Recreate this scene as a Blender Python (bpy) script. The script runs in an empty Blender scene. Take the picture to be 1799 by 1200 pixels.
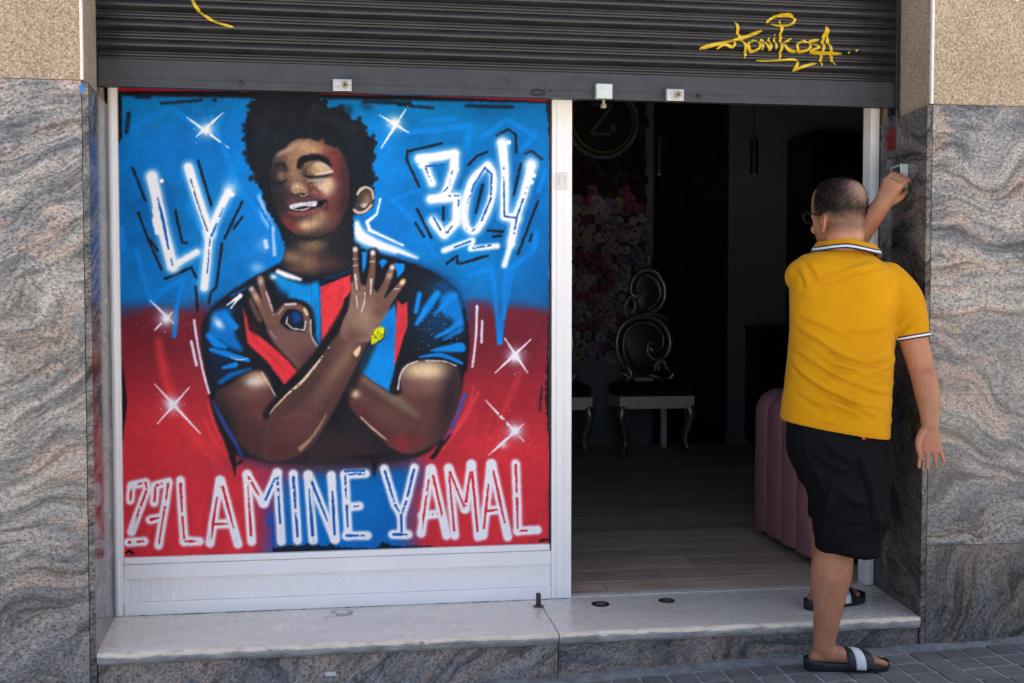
import bpy, bmesh, math, random
import numpy as np
from mathutils import Vector, Matrix
random.seed(7); rng = np.random.default_rng(7)
R = math.radians
scene = bpy.context.scene
COL = scene.collection

# ------------------------------------------------------------------ camera
CAM_H = 1.40; CAM_D = 3.85; YAW = R(8.3); PITCH = math.atan(73/1900.0)
cd = bpy.data.cameras.new('camera'); cam = bpy.data.objects.new('camera', cd); COL.objects.link(cam)
cam.location = (0, -CAM_D, CAM_H); cam.rotation_euler = (R(90)-PITCH, 0, -YAW)
cd.sensor_width = 36.0; cd.lens = 36.0*1900/1799; cd.clip_start = 0.05; cd.clip_end = 500
scene.camera = cam
# ------------------------------------------------------------------ sky, sun, exposure
SUN_EL = 52.0; SUN_AZ = 35.0           # sun stands behind the building, to the right
w = bpy.data.worlds.new('World'); scene.world = w; w.use_nodes = True
nt = w.node_tree; nt.nodes.clear()
sky = nt.nodes.new('ShaderNodeTexSky'); sky.sky_type = 'NISHITA'; sky.sun_disc = False
sky.sun_elevation = R(SUN_EL); sky.sun_rotation = R(SUN_AZ); sky.air_density = 0.7; sky.dust_density = 7.0; sky.ozone_density = 0.2
bg = nt.nodes.new('ShaderNodeBackground'); bg.inputs['Strength'].default_value = 0.15
wo = nt.nodes.new('ShaderNodeOutputWorld')
nt.links.new(sky.outputs[0], bg.inputs[0]); nt.links.new(bg.outputs[0], wo.inputs[0])
sd = bpy.data.lights.new('sun', 'SUN'); sd.energy = 5.0; sd.angle = R(0.53); sd.color = (1.0, 0.93, 0.82)
sun = bpy.data.objects.new('sun', sd); COL.objects.link(sun)
sv = Vector((math.sin(R(SUN_AZ))*math.cos(R(SUN_EL)), math.cos(R(SUN_AZ))*math.cos(R(SUN_EL)), math.sin(R(SUN_EL))))
sun.rotation_euler = sv.to_track_quat('Z', 'Y').to_euler(); sun.location = (0, 0, 30)
vs = scene.view_settings; vs.view_transform = 'Standard'; vs.look = 'None'; vs.gamma = 1.0; vs.use_curve_mapping = False
vs.exposure = 1.78

# ------------------------------------------------------------------ measuring helpers: a sight line of the camera met with a real plane
_f = np.array([math.sin(YAW)*math.cos(PITCH), math.cos(YAW)*math.cos(PITCH), -math.sin(PITCH)])
_r = np.array([math.cos(YAW), -math.sin(YAW), 0.0]); _u = np.cross(_r, _f); _c = np.array([0, -CAM_D, CAM_H])
def ray(px, py): return _f + _r*(px-899.5)/1900 + _u*(600-py)/1900
def onY(px, py, Y): d = ray(px, py); return Vector(_c + d*((Y-_c[1])/d[1]))
def onX(px, py, X): d = ray(px, py); return Vector(_c + d*((X-_c[0])/d[0]))
def onZ(px, py, Z): d = ray(px, py); return Vector(_c + d*((Z-_c[2])/d[2]))
def proj(P):
    d = np.asarray(P, float) - _c; z = d @ _f
    return 899.5 + 1900*(d @ _r)/z, 600 - 1900*(d @ _u)/z
def walk_z(x): return -0.024 + 0.038*x

# ------------------------------------------------------------------ object helpers
def tag(o, label=None, cat=None, group=None, kind=None):
    if label: o['label'] = label
    if cat: o['category'] = cat
    if group: o['group'] = group
    if kind: o['kind'] = kind
    return o
def empty(name, loc=(0,0,0), rz=0):
    o = bpy.data.objects.new(name, None); COL.objects.link(o); o.location = loc; o.rotation_euler = (0,0,rz)
    o.empty_display_size = 0.1; return o
def link(name, me, mat=None, parent=None, loc=(0,0,0), rot=(0,0,0), smooth=False):
    if mat is not None and not me.materials: me.materials.append(mat)
    o = bpy.data.objects.new(name, me); COL.objects.link(o); o.location = loc; o.rotation_euler = rot
    if parent is not None: o.parent = parent
    if smooth: me.polygons.foreach_set('use_smooth', [True]*len(me.polygons))
    return o
def mesh(name, V, Fc):
    me = bpy.data.meshes.new(name); me.from_pydata([tuple(v) for v in V], [], Fc); me.update(); return me
def bm_mesh(name, bm, bevel=0, seg=2):
    if bevel: bmesh.ops.bevel(bm, geom=list(bm.edges), offset=bevel, segments=seg, affect='EDGES', profile=0.6)
    bmesh.ops.recalc_face_normals(bm, faces=bm.faces)
    me = bpy.data.meshes.new(name); bm.to_mesh(me); bm.free(); return me
def add_box(bm, x0, x1, y0, y1, z0, z1):
    m = bmesh.ops.create_cube(bm, size=1.0)
    bmesh.ops.transform(bm, matrix=Matrix.Translation(((x0+x1)/2,(y0+y1)/2,(z0+z1)/2)) @ Matrix.Diagonal((x1-x0,y1-y0,z1-z0,1)), verts=m['verts'])
def box(name, x0, x1, y0, y1, z0, z1, mat, parent=None, bevel=0, seg=2):
    bm = bmesh.new(); add_box(bm, x0, x1, y0, y1, z0, z1); return link(name, bm_mesh(name, bm, bevel, seg), mat, parent)
def add_cyl(bm, p, q, r0, r1=None, n=16):
    p = Vector(p); q = Vector(q); r1 = r0 if r1 is None else r1
    d = q-p; L = d.length
    M = Matrix.Translation((p+q)/2) @ d.to_track_quat('Z','Y').to_matrix().to_4x4()
    bmesh.ops.create_cone(bm, cap_ends=True, segments=n, radius1=r0, radius2=r1, depth=L, matrix=M)
def cyl(name, p, q, r0, mat, parent=None, r1=None, n=20, bevel=0):
    bm = bmesh.new(); add_cyl(bm, p, q, r0, r1, n)
    o = link(name, bm_mesh(name, bm, bevel), mat, parent); return o
def tube_data(pts, rad, n=8, flat=1.0):
    pts = [Vector(p) for p in pts]; V = []; Fc = []; k = len(pts)
    rad = [rad]*k if np.isscalar(rad) else rad
    up = Vector((0,0,1)); prev = None
    for i, p in enumerate(pts):
        t = (pts[min(i+1,k-1)]-pts[max(i-1,0)]).normalized()
        if prev is None:
            a = t.cross(up); 
            if a.length < 1e-3: a = t.cross(Vector((1,0,0)))
        else: a = prev - t*prev.dot(t)
        a.normalize(); b = t.cross(a); prev = a
        for j in range(n):
            th = 2*math.pi*j/n; V.append(p + a*math.cos(th)*rad[i] + b*math.sin(th)*rad[i]*flat)
    for i in range(k-1):
        for j in range(n):
            Fc.append((i*n+j, i*n+(j+1)%n, (i+1)*n+(j+1)%n, (i+1)*n+j))
    Fc.append(tuple(range(n-1,-1,-1))); Fc.append(tuple((k-1)*n+j for j in range(n)))
    return V, Fc
def tube(name, pts, rad, mat, parent=None, n=8):
    V, Fc = tube_data(pts, rad, n); return link(name, mesh(name, V, Fc), mat, parent, smooth=True)
def crom(pts, sub=6, closed=False):
    P = [np.asarray(p, float) for p in pts]; k = len(P); out = []
    for i in range(k if closed else k-1):
        g = (lambda j: P[j % k]) if closed else (lambda j: P[min(max(j,0),k-1)])
        p0,p1,p2,p3 = g(i-1),g(i),g(i+1),g(i+2)
        for s in range(sub):
            t = s/sub
            out.append(0.5*((2*p1)+(-p0+p2)*t+(2*p0-5*p1+4*p2-p3)*t*t+(-p0+3*p1-3*p2+p3)*t**3))
    if not closed: out.append(P[-1])
    return out
def copy_tree(o, parent=None):
    c = o.copy(); COL.objects.link(c); c.parent = parent
    for ch in list(o.children): copy_tree(ch, c)
    return c

# ------------------------------------------------------------------ materials
def s2l(c):
    c = np.asarray(c, float)/255.0
    return np.where(c <= 0.04045, c/12.92, ((c+0.055)/1.055)**2.4)
class NT:
    def __init__(s, name):
        s.m = bpy.data.materials.new(name); s.m.use_nodes = True; s.t = s.m.node_tree; s.t.nodes.clear()
        s.out = s.n('ShaderNodeOutputMaterial'); s.b = s.n('ShaderNodeBsdfPrincipled'); s.l(s.b.outputs[0], s.out.inputs[0])
    def n(s, t, **k):
        x = s.t.nodes.new(t)
        for a, v in k.items(): setattr(x, a, v)
        return x
    def l(s, a, b): s.t.links.new(a, b)
    def set(s, **k):
        for a, v in k.items():
            i = s.b.inputs[a.replace('_',' ')]
            if hasattr(v, 'is_linked') or hasattr(v, 'links'): s.l(v, i)
            else: i.default_value = (*v, 1) if (hasattr(v,'__len__') and len(v) == 3) else v
    def pos(s): return s.n('ShaderNodeNewGeometry').outputs['Position']
    def obj(s): return s.n('ShaderNodeTexCoord').outputs['Object']
    def map(s, v, loc=(0,0,0), rot=(0,0,0), sc=(1,1,1)):
        m = s.n('ShaderNodeMapping'); s.l(v, m.inputs[0]); m.inputs[1].default_value = loc; m.inputs[2].default_value = rot; m.inputs[3].default_value = sc; return m.outputs[0]
    def noise(s, v, scale, detail=4, rough=0.55, dist=0):
        x = s.n('ShaderNodeTexNoise'); s.l(v, x.inputs['Vector']); x.inputs['Scale'].default_value = scale; x.inputs['Detail'].default_value = detail
        x.inputs['Roughness'].default_value = rough; x.inputs['Distortion'].default_value = dist; return x
    def ramp(s, f, stops, interp='LINEAR'):
        r = s.n('ShaderNodeValToRGB'); s.l(f, r.inputs[0]); r.color_ramp.interpolation = interp; e = r.color_ramp.elements
        while len(e) < len(stops): e.new(0.5)
        for x, (p, c) in zip(e, stops):
            x.position = p; x.color = (c, c, c, 1) if np.isscalar(c) else (*c, 1)
        return r.outputs[0]
    def mix(s, f, a, b, mode='MIX'):
        m = s.n('ShaderNodeMix', data_type='RGBA', blend_type=mode)
        for v, i in ((f, m.inputs[0]), (a, m.inputs[6]), (b, m.inputs[7])):
            if hasattr(v, 'links'): s.l(v, i)
            else: i.default_value = v if np.isscalar(v) else (*v, 1)
        return m.outputs[2]
    def math(s, op, a, b=0.0):
        m = s.n('ShaderNodeMath', operation=op)
        for v, i in ((a, m.inputs[0]), (b, m.inputs[1])):
            if hasattr(v, 'links'): s.l(v, i)
            else: i.default_value = v
        return m.outputs[0]
    def vadd(s, a, b, sc):
        q = s.n('ShaderNodeVectorMath', operation='MULTIPLY_ADD'); s.l(b, q.inputs[0]); q.inputs[1].default_value = (sc,sc,sc); s.l(a, q.inputs[2]); return q.outputs[0]
    def bump(s, h, strength, dist=0.01):
        b = s.n('ShaderNodeBump'); b.inputs['Strength'].default_value = strength; b.inputs['Distance'].default_value = dist
        s.l(h, b.inputs['Height']); s.l(b.outputs[0], s.b.inputs['Normal'])
def plain(name, col, rough=0.5, metal=0.0, var=0.12, scale=30, bump=0.0, bscale=80, **kw):
    k = NT(name); col = tuple(col)
    p = k.pos(); nz = k.noise(p, scale, 5)
    d = tuple(c*(1-var) for c in col); e = tuple(min(1, c*(1+var)) for c in col)
    k.set(Base_Color=k.ramp(nz.outputs[0], [(0.3, d), (0.7, e)]), Metallic=metal)
    k.set(Roughness=k.ramp(nz.outputs[0], [(0.3, max(0, rough-0.06)), (0.7, min(1, rough+0.06))]))
    if bump: k.bump(k.noise(p, bscale, 4).outputs[0], bump, 0.004)
    for a, v in kw.items(): k.set(**{a: v})
    return k.m
def granite(name, rough, dark=1.0, seed=0.0, tilt=0.12, pink=0.5, spec=0.5, ior=1.5):
    """veined gneiss: folded flow lines, pink feldspar lenses, salt-and-pepper crystals"""
    k = NT(name); p = k.map(k.pos(), loc=(seed*3.1, seed*1.7, seed*2.3), rot=(0, tilt, 0))
    w1 = k.noise(p, 1.25, 2, 0.5); p1 = k.vadd(p, w1.outputs['Color'], 0.80)
    w2 = k.noise(p1, 6.0, 3, 0.55); p2 = k.vadd(p1, w2.outputs['Color'], 0.095)
    g = lambda v: tuple(np.array(v)*dark)
    bands = k.noise(k.map(p2, sc=(2.0, 2.0, 8.0)), 1.0, 6, 0.66).outputs[0]
    c = k.ramp(bands, [(0.36, g((0.13,0.14,0.155))), (0.45, g((0.25,0.25,0.25))), (0.52, g((0.36,0.345,0.32))), (0.60, g((0.46,0.42,0.37))), (0.68, g((0.30,0.295,0.29)))])
    lens = k.noise(k.map(p2, loc=(3,1,7), sc=(2.2,2.2,7.5)), 1.5, 6, 0.66).outputs[0]
    c = k.mix(k.ramp(lens, [(pink+0.03, 0.0), (pink+0.10, 0.68)]), c, g((0.50,0.375,0.30)))
    veins = k.noise(k.map(p2, loc=(9,2,4), sc=(2.6,2.6,30)), 1.0, 4, 0.6).outputs[0]
    c = k.mix(1.0, c, k.ramp(veins, [(0.36, 0.42), (0.44, 0.82), (0.50, 1.04), (0.62, 1.24)]), 'MULTIPLY')
    q = k.vadd(p, w2.outputs['Color'], 0.02)
    grain = k.noise(k.map(q, sc=(1,1,1.5)), 78, 3, 0.85).outputs[0]
    c = k.mix(1.0, c, k.ramp(grain, [(0.36, 0.22), (0.45, 0.80), (0.53, 1.10), (0.64, 1.55)]), 'MULTIPLY')
    k.set(Base_Color=c, Roughness=rough); k.b.inputs['Specular IOR Level'].default_value = spec; k.b.inputs['IOR'].default_value = ior
    k.bump(grain, 0.03, 0.002)
    return k.m
M = {}
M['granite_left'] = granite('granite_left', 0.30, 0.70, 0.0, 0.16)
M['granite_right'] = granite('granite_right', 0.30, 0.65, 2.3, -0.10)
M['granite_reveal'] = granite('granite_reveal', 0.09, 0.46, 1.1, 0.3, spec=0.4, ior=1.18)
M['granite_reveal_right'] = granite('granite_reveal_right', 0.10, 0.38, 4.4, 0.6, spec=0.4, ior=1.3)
M['granite_dark'] = granite('granite_dark', 0.28, 0.38, 6.7, 1.1, pink=0.46)
M['granite_riser'] = granite('granite_riser', 0.40, 0.66, 9.2, 0.9, pink=0.44)
M['granite_riser_dark'] = granite('granite_riser_dark', 0.40, 0.46, 12.9, 0.5, pink=0.46)
def stucco():
    k = NT('stucco'); p = k.pos()
    v = k.n('ShaderNodeTexVoronoi'); k.l(p, v.inputs['Vector']); v.inputs['Scale'].default_value = 190
    n1 = k.noise(p, 120, 4, 0.7).outputs[0]; n2 = k.noise(p, 5, 4).outputs[0]
    c = k.ramp(n1, [(0.30, (0.13,0.088,0.045)), (0.42, (0.32,0.245,0.16)), (0.55, (0.46,0.375,0.27)), (0.68, (0.68,0.59,0.47))])
    c = k.mix(k.ramp(v.outputs['Color'], [(0.80, 0.0), (0.9, 0.6)]), c, (0.22,0.14,0.07))
    c = k.mix(1.0, c, k.ramp(n2, [(0.3, 0.86), (0.7, 1.06)]), 'MULTIPLY')
    k.set(Base_Color=c, Roughness=0.95)
    h = k.math('ADD', v.outputs['Distance'], n1); k.bump(h, 0.7, 0.006); return k.m
M['stucco'] = stucco()
M['trim'] = plain('trim_white', (0.72,0.69,0.64), 0.6, var=0.08, scale=25)
def lacquer():
    k = NT('white_lacquer'); p = k.pos(); n1 = k.noise(p, 5, 5, 0.6).outputs[0]; n2 = k.noise(k.map(p, sc=(1,1,0.6)), 55, 4, 0.7).outputs[0]
    c = k.ramp(n1, [(0.3, (0.86,0.855,0.84)), (0.7, (0.90,0.90,0.89))]); c = k.mix(k.ramp(n2, [(0.69, 0.0), (0.76, 0.55)]), c, (0.42,0.39,0.35))
    k.set(Base_Color=c, Roughness=k.ramp(n1, [(0.3, 0.30), (0.7, 0.45)])); return k.m
M['frame'] = lacquer()
def black_shutter():
    k = NT('shutter_paint'); p = k.pos()
    n1 = k.noise(k.map(p, sc=(1,1,3)), 7, 6, 0.65).outputs[0]; n2 = k.noise(p, 130, 3).outputs[0]
    c = k.ramp(n1, [(0.3, (0.010,0.0105,0.012)), (0.7, (0.020,0.021,0.023))])
    d = k.noise(k.map(p, sc=(6,6,40)), 3, 6, 0.7).outputs[0]
    c = k.mix(k.ramp(d, [(0.62, 0.0), (0.78, 0.30)]), c, (0.10,0.095,0.085))
    k.set(Base_Color=c, Roughness=k.ramp(n1, [(0.3, 0.24), (0.7, 0.38)])); k.bump(n2, 0.10, 0.003); return k.m
M['shutter'] = black_shutter()
M['rail'] = plain('rail_paint', (0.030,0.033,0.038), 0.48, var=0.25, scale=14, bump=0.25, bscale=60)
M['yellow_paint'] = plain('yellow_spray', (0.62,0.43,0.015), 0.55, var=0.15, scale=60)
M['steel'] = plain('galvanised_steel', (0.45,0.46,0.43), 0.42, 0.85, var=0.25, scale=70)
M['steel_pale'] = plain('pale_zinc', (0.52,0.58,0.54), 0.5, 0.3, var=0.15, scale=50)
M['brass'] = plain('old_brass', (0.30,0.25,0.16), 0.45, 0.7, var=0.3, scale=150)
M['rust'] = plain('rusty_iron', (0.07,0.045,0.035), 0.75, 0.3, var=0.4, scale=150)
M['dark_iron'] = plain('dark_iron', (0.035,0.032,0.03), 0.5, 0.6, var=0.3, scale=150)
def marble():
    k = NT('step_marble'); p = k.pos()
    w = k.noise(p, 2.5, 3); q = k.vadd(p, w.outputs['Color'], 0.3)
    n1 = k.noise(k.map(q, sc=(1.2,4,4)), 3.2, 7, 0.65).outputs[0]; n2 = k.noise(p, 40, 5, 0.7).outputs[0]
    n3 = k.noise(k.map(q, sc=(2,8,8)), 8, 5, 0.6).outputs[0]
    c = k.ramp(n1, [(0.3, (0.66,0.595,0.50)), (0.5, (0.74,0.675,0.575)), (0.7, (0.80,0.735,0.635))])
    c = k.mix(k.ramp(n3, [(0.62, 0.0), (0.74, 0.40)]), c, (0.36,0.29,0.22))
    c = k.mix(k.ramp(n2, [(0.68, 0.0), (0.75, 0.35)]), c, (0.34,0.30,0.26))
    k.set(Base_Color=c, Roughness=k.ramp(n2, [(0.3, 0.16), (0.75, 0.42)])); return k.m
M['marble'] = marble()
def chipped():
    k = NT('chipped_edge'); p = k.pos()
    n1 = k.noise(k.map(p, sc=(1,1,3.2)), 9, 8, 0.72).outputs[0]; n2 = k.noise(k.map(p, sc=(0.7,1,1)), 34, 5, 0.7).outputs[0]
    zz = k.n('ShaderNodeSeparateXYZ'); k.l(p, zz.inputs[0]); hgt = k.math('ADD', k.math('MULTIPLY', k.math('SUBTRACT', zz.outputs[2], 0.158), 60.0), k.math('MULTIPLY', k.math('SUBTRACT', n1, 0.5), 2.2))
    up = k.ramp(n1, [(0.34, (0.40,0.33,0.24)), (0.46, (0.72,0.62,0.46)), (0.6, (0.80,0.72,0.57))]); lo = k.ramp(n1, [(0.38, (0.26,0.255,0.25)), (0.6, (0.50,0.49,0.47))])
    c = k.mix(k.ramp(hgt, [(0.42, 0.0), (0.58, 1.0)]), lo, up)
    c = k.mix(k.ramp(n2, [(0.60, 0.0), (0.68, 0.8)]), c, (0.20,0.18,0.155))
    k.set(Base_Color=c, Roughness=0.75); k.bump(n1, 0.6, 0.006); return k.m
M['chipped'] = chipped()
def paver():
    k = NT('paver_concrete'); p = k.pos(); oi = k.n('ShaderNodeObjectInfo').outputs['Random']
    n1 = k.noise(p, 9, 5).outputs[0]; n2 = k.noise(p, 160, 4, 0.7).outputs[0]
    c = k.ramp(n1, [(0.3, (0.085,0.085,0.084)), (0.7, (0.14,0.138,0.134))])
    c = k.mix(1.0, c, k.ramp(oi, [(0, 0.78), (1, 1.22)]), 'MULTIPLY')
    c = k.mix(1.0, c, k.ramp(n2, [(0.3, 0.75), (0.7, 1.25)]), 'MULTIPLY')
    k.set(Base_Color=c, Roughness=0.8); k.bump(n2, 0.35, 0.003); return k.m
M['paver'] = paver()
M['grout'] = plain('pale_grout', (0.25,0.245,0.235), 0.92, var=0.3, scale=45, bump=0.5)
M['ground'] = plain('street_concrete', (0.48,0.45,0.405), 0.9, var=0.15, scale=3)
M['cement'] = plain('cement_fillet', (0.16,0.16,0.158), 0.92, var=0.35, scale=22, bump=0.8, bscale=50)
# ================================================================== SETTING: street
def walk_sheet(name, x0, x1, y0, y1, dz, mat):
    return link(name, mesh(name, [(x, y, walk_z(x)+dz) for x, y in ((x0,y0),(x1,y0),(x1,y1),(x0,y1))], [(0,1,2,3)]), mat)
tag(walk_sheet('street_ground', -70, 70, -90, 60, -0.035, M['ground']), kind='structure')
sw = tag(walk_sheet('sidewalk', -8, 9, -2.6, 0.03, -0.0045, M['grout']), kind='structure')
PT = 0.105; GJ = 0.011
def paver_mesh():
    bm = bmesh.new(); h = (PT-GJ)/2
    add_box(bm, -h, h, -h, h, -0.03, 0.0); return bm_mesh('paver', bm, 0.003, 1)
pm = paver_mesh(); pm.materials.append(M['paver'])
tilt = math.atan(0.038)
near, far = [], []
for i in range(-60, 70):
    for j in range(0, 24):
        x = 0.03 + i*PT; y = -0.085 - j*PT
        (near if (-1 <= i <= 28 and j < 9) else far).append((x, y))
for x, y in near:
    o = link('paver', pm, None, sw, (x, y, walk_z(x)+random.uniform(-0.002, 0.0015)), (random.uniform(-.008,.008), -tilt+random.uniform(-.008,.008), 0))
bm = bmesh.new()
for x, y in far:
    h = (PT-GJ)/2; add_box(bm, x-h, x+h, y-h, y+h, -0.03, 0.0)
for v in bm.verts: v.co.z += walk_z(v.co.x)
o = link('paver_field', bm_mesh('paver_field', bm), M['paver'], sw); tag(o, kind='stuff')
# uneven cement fillet where the pavement meets the wall
V, Fc = [], []
xs = np.linspace(-6, 8, 420)
for x in xs:
    a = 0.030 + 0.010*math.sin(x*9)+0.008*math.sin(x*23+1)+random.uniform(-.004,.004); h = 0.010+0.005*math.sin(x*15)+random.uniform(-.003,.003)
    z = walk_z(x); V += [(x, 0.02, z+h+0.006), (x, -0.004, z+h), (x, -a, z+0.002), (x, -a, z-0.03)]
for i in range(len(xs)-1):
    for j in range(3): a = i*4+j; Fc.append((a, a+1, a+5, a+4))
link('cement_fillet', mesh('cement_fillet', V, Fc), M['cement'], sw, smooth=True)

# ================================================================== SETTING: building
XL, XR, YF, ZS = -0.885, 2.150, 0.45, 0.18     # opening sides, shop-front plane, step level
SPLAY, SPLAY_R = 0.075, 0.10                                  # the reveals open slightly inwards
bd = empty('sun_block_building', (0.6, 3, 0)); tag(bd, 'unseen top of the building, added above the half lowered roller shutter to block the sun', 'building')  # unseen building mass, added and sized to hold the front in shade
def bpart(name, *a, mat=M['stucco']):
    o = box(name, *a, mat); o.parent = bd; o.matrix_parent_inverse = Matrix.Translation((-0.6,-3,0)); return o
bpart('upper_wall', -3.2, 5.2, 0.02, 0.62, 3.22, 4.1)
bpart('sun_block_roof', -3.2, 5.2, 0.02, 9.0, 4.11, 4.3)
bpart('side_wall', -3.2, -2.9, 0.63, 9.0, -0.2, 4.1)
bpart('side_wall', 4.9, 5.2, 0.63, 9.0, -0.2, 4.1)
bpart('rear_wall', -2.89, 4.89, 8.7, 9.0, -0.2, 4.1)

def pillar(name, label, x0, x1, edge, sgn, slabs, rev_mat, rev_z, gm):
    """sgn=+1: the opening lies on the +x side. edge = x of the reveal face"""
    t = empty(name, ((x0+x1)/2, 0.2, 0)); tag(t, label, 'pillar', 'granite pillars flanking the opening')
    loc = Matrix.Translation((-(x0+x1)/2, -0.2, 0))
    def splay(o):
        for v in o.data.vertices: v.co.x -= sgn*(SPLAY if sgn > 0 else SPLAY_R)*max(0, v.co.y)
        return o
    def add(o): o.parent = t; o.matrix_parent_inverse = loc; return o
    th = 0.020; ei = edge - sgn*th                       # reveal slab 2 cm thick, its front edge shows
    a, b = sorted((x0 if sgn > 0 else x1, ei - sgn*0.0025))
    for z0, z1, m in slabs:
        add(box('granite_slab', a, b, 0.0, 0.025, z0, z1-0.0008, m, bevel=0.0004, seg=1))
    for (z0, z1), m in zip(rev_z, rev_mat):
        l, r = sorted((ei, edge)); add(splay(box('reveal_slab', l, r, 0.0, 0.60, z0, z1-0.0006, m, bevel=0.0004, seg=1)))
    add(box('core', min(a, ei-sgn*0.3), max(b-0.004, ei-0.004)-0.05 if sgn > 0 else max(b, ei+0.3), 0.028, 0.60, -0.1, 2.138, M['cement']) if sgn > 0 else
        box('core', ei+0.07, x1, 0.028, 0.60, -0.1, 2.138, M['cement']))
    st = edge - sgn*0.016
    l, r = sorted((x0 if sgn > 0 else x1, st)); add(splay(box('stucco_wall', l, r, 0.010, 0.60, 2.142, 3.22, M['stucco'], bevel=0.006)))
    c = st - sgn*0.006
    add(box('corner_trim', c-0.005, c+0.005, 0.005, 0.022, 2.143, 3.219, M['trim'], bevel=0.004))
    return t
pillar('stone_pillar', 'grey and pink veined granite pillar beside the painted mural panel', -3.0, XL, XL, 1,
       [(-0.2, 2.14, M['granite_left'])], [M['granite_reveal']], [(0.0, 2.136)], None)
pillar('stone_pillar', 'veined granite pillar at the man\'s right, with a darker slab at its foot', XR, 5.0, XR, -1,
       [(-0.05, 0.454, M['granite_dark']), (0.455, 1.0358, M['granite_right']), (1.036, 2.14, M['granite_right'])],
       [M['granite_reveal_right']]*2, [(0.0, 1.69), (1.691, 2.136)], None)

# doorstep: two marble treads on granite risers
ds = empty('doorstep', (0.63, 0.2, 0)); tag(ds, 'worn cream marble doorstep with chipped edge over granite risers', 'step')
def dpart(o): o.parent = ds; o.matrix_parent_inverse = Matrix.Translation((-0.63,-0.2,0)); return o
XJ = 0.735
for a, b in ((XL+0.001, XJ-0.0018), (XJ+0.0018, XR-0.001)):
    o = dpart(box('marble_tread', a-(0.044 if a < 0 else 0), b+(0.06 if b > 1 else 0), 0.010, 0.4995, ZS-0.036, ZS, M['marble'], bevel=0.003))
    # chipped nosing, uneven
    n = int((b-a)/0.012); V, Fc = [], []
    prof = [(0.010,0.0),(0.002,-0.001),(-0.004,-0.007),(-0.005,-0.018),(-0.002,-0.028),(0.004,-0.041),(0.012,-0.043)]
    for i in range(n+1):
        x = a+(b-a)*i/n; c = 0.003*math.sin(x*13+2)+0.002*math.sin(x*41)+random.uniform(-.0018,.0018)
        for k, (y, z) in enumerate(prof):
            V.append((x, y+(c*0.9 if 0 < k < 6 else 0)+random.uniform(-.0008,.0008), ZS-0.0005+z+(random.uniform(-.0012,.0008) if 0 < k else 0)))
    q = len(prof)
    for i in range(n):
        for k in range(q-1): s = i*q+k; Fc.append((s, s+1, s+q+1, s+q))
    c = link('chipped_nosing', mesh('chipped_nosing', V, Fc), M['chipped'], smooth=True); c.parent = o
    dpart(box('riser_slab', a, b, 0.014, 0.036, -0.10, ZS-0.040, M['granite_riser'] if a < 0 else M['granite_riser_dark'], bevel=0.0012, seg=1))
dpart(box('core', XL+0.002, XR-0.002, 0.04, 0.62, -0.10, ZS-0.040, M['cement']))
dpart(box('sill_strip', 0.875, 2.147, 0.462, 0.506, ZS+0.0008, ZS+0.004, M['marble']))

# ================================================================== roller shutter
YS = 0.318; SB = 2.181
rs = empty('roller_shutter', (0.63, YS, SB)); tag(rs, 'half lowered black metal roller shutter with yellow sprayed tag', 'shutter')
def spart(o, p=None):
    o.parent = p or rs
    if p is None: o.matrix_parent_inverse = Matrix.Translation((-0.63,-YS,-SB))
    return o
RAIL_H = 0.104; PITCH_S = 0.0725
def slat_profile(u):            # u 0..1 from bottom to top of a slat: depth towards the street
    if u < 0.10: return 0.004 + 0.0*u
    if u < 0.33: return 0.007*math.sin((u-0.10)/0.23*math.pi)**0.6 + 0.004
    if u < 0.38: return 0.002
    return 0.002 + 0.025*math.sin((u-0.38)/0.62*math.pi)**0.75
us = [0,0.06,0.10,0.12,0.16,0.21,0.26,0.30,0.33,0.335,0.38,0.40,0.44,0.50,0.57,0.64,0.71,0.78,0.85,0.91,0.96,0.99,1.0]
def shutter_depth(z):           # front surface y of the shutter at height z
    k = z-(SB+RAIL_H); return YS - slat_profile((k/PITCH_S) % 1.0)
sx0, sx1 = XL-0.036, XR+0.034
V, Fc = [], []
nx = 90
for i in range(nx+1):
    x = sx0+(sx1-sx0)*i/nx; dn = 0.0011*math.sin(x*7.3+1)+0.0008*math.sin(x*17+2)-0.004*math.exp(-((x-0.4)/0.05)**2)*0.6-0.003*math.exp(-((x+0.55)/0.04)**2)
    for u in us: V.append((x, -slat_profile(u)-dn*math.sin(math.pi*min(1,max(0,(u-.38)/.62))), u*PITCH_S))
    V.append((x, 0.012, PITCH_S)); V.append((x, 0.012, 0))
q = len(us)+2
for i in range(nx):
    for k in range(q): Fc.append((i*q+k, i*q+(k+1)%q, (i+1)*q+(k+1)%q, (i+1)*q+k))
slm = mesh('slat', V, [f[::-1] for f in Fc]); slm.materials.append(M['shutter'])
V2 = [((sx0+sx1)-v[0], v[1], v[2]) for v in V]; slm2 = mesh('slat', V2, Fc); slm2.materials.append(M['shutter'])
for i in range(13):
    spart(link('slat', slm if i % 2 else slm2, None, None, (0, YS+random.uniform(-.001,.001), SB+RAIL_H+i*PITCH_S), (0, random.uniform(-.0006,.0006), 0), smooth=True))
rail = spart(box('bottom_rail', sx0, sx1, YS-0.012, YS+0.02, SB+0.030, SB+RAIL_H-0.002, M['rail'], bevel=0.003))
spart(box('bottom_bar', sx0+0.001, sx1-0.001, YS-0.016, YS+0.022, SB, SB+0.032, M['rail'], bevel=0.003))
spart(box('guide_channel', XL-0.052, XL-0.037, YS-0.02, YS+0.04, 2.14, 3.22, M['shutter'], bevel=0.003))
spart(box('guide_channel', XR+0.022, XR+0.036, YS-0.030, YS+0.04, 2.15, 3.22, M['shutter'], bevel=0.003))
yr = YS-0.016
def rp(px, py): return onY(px, py, yr)
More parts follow.
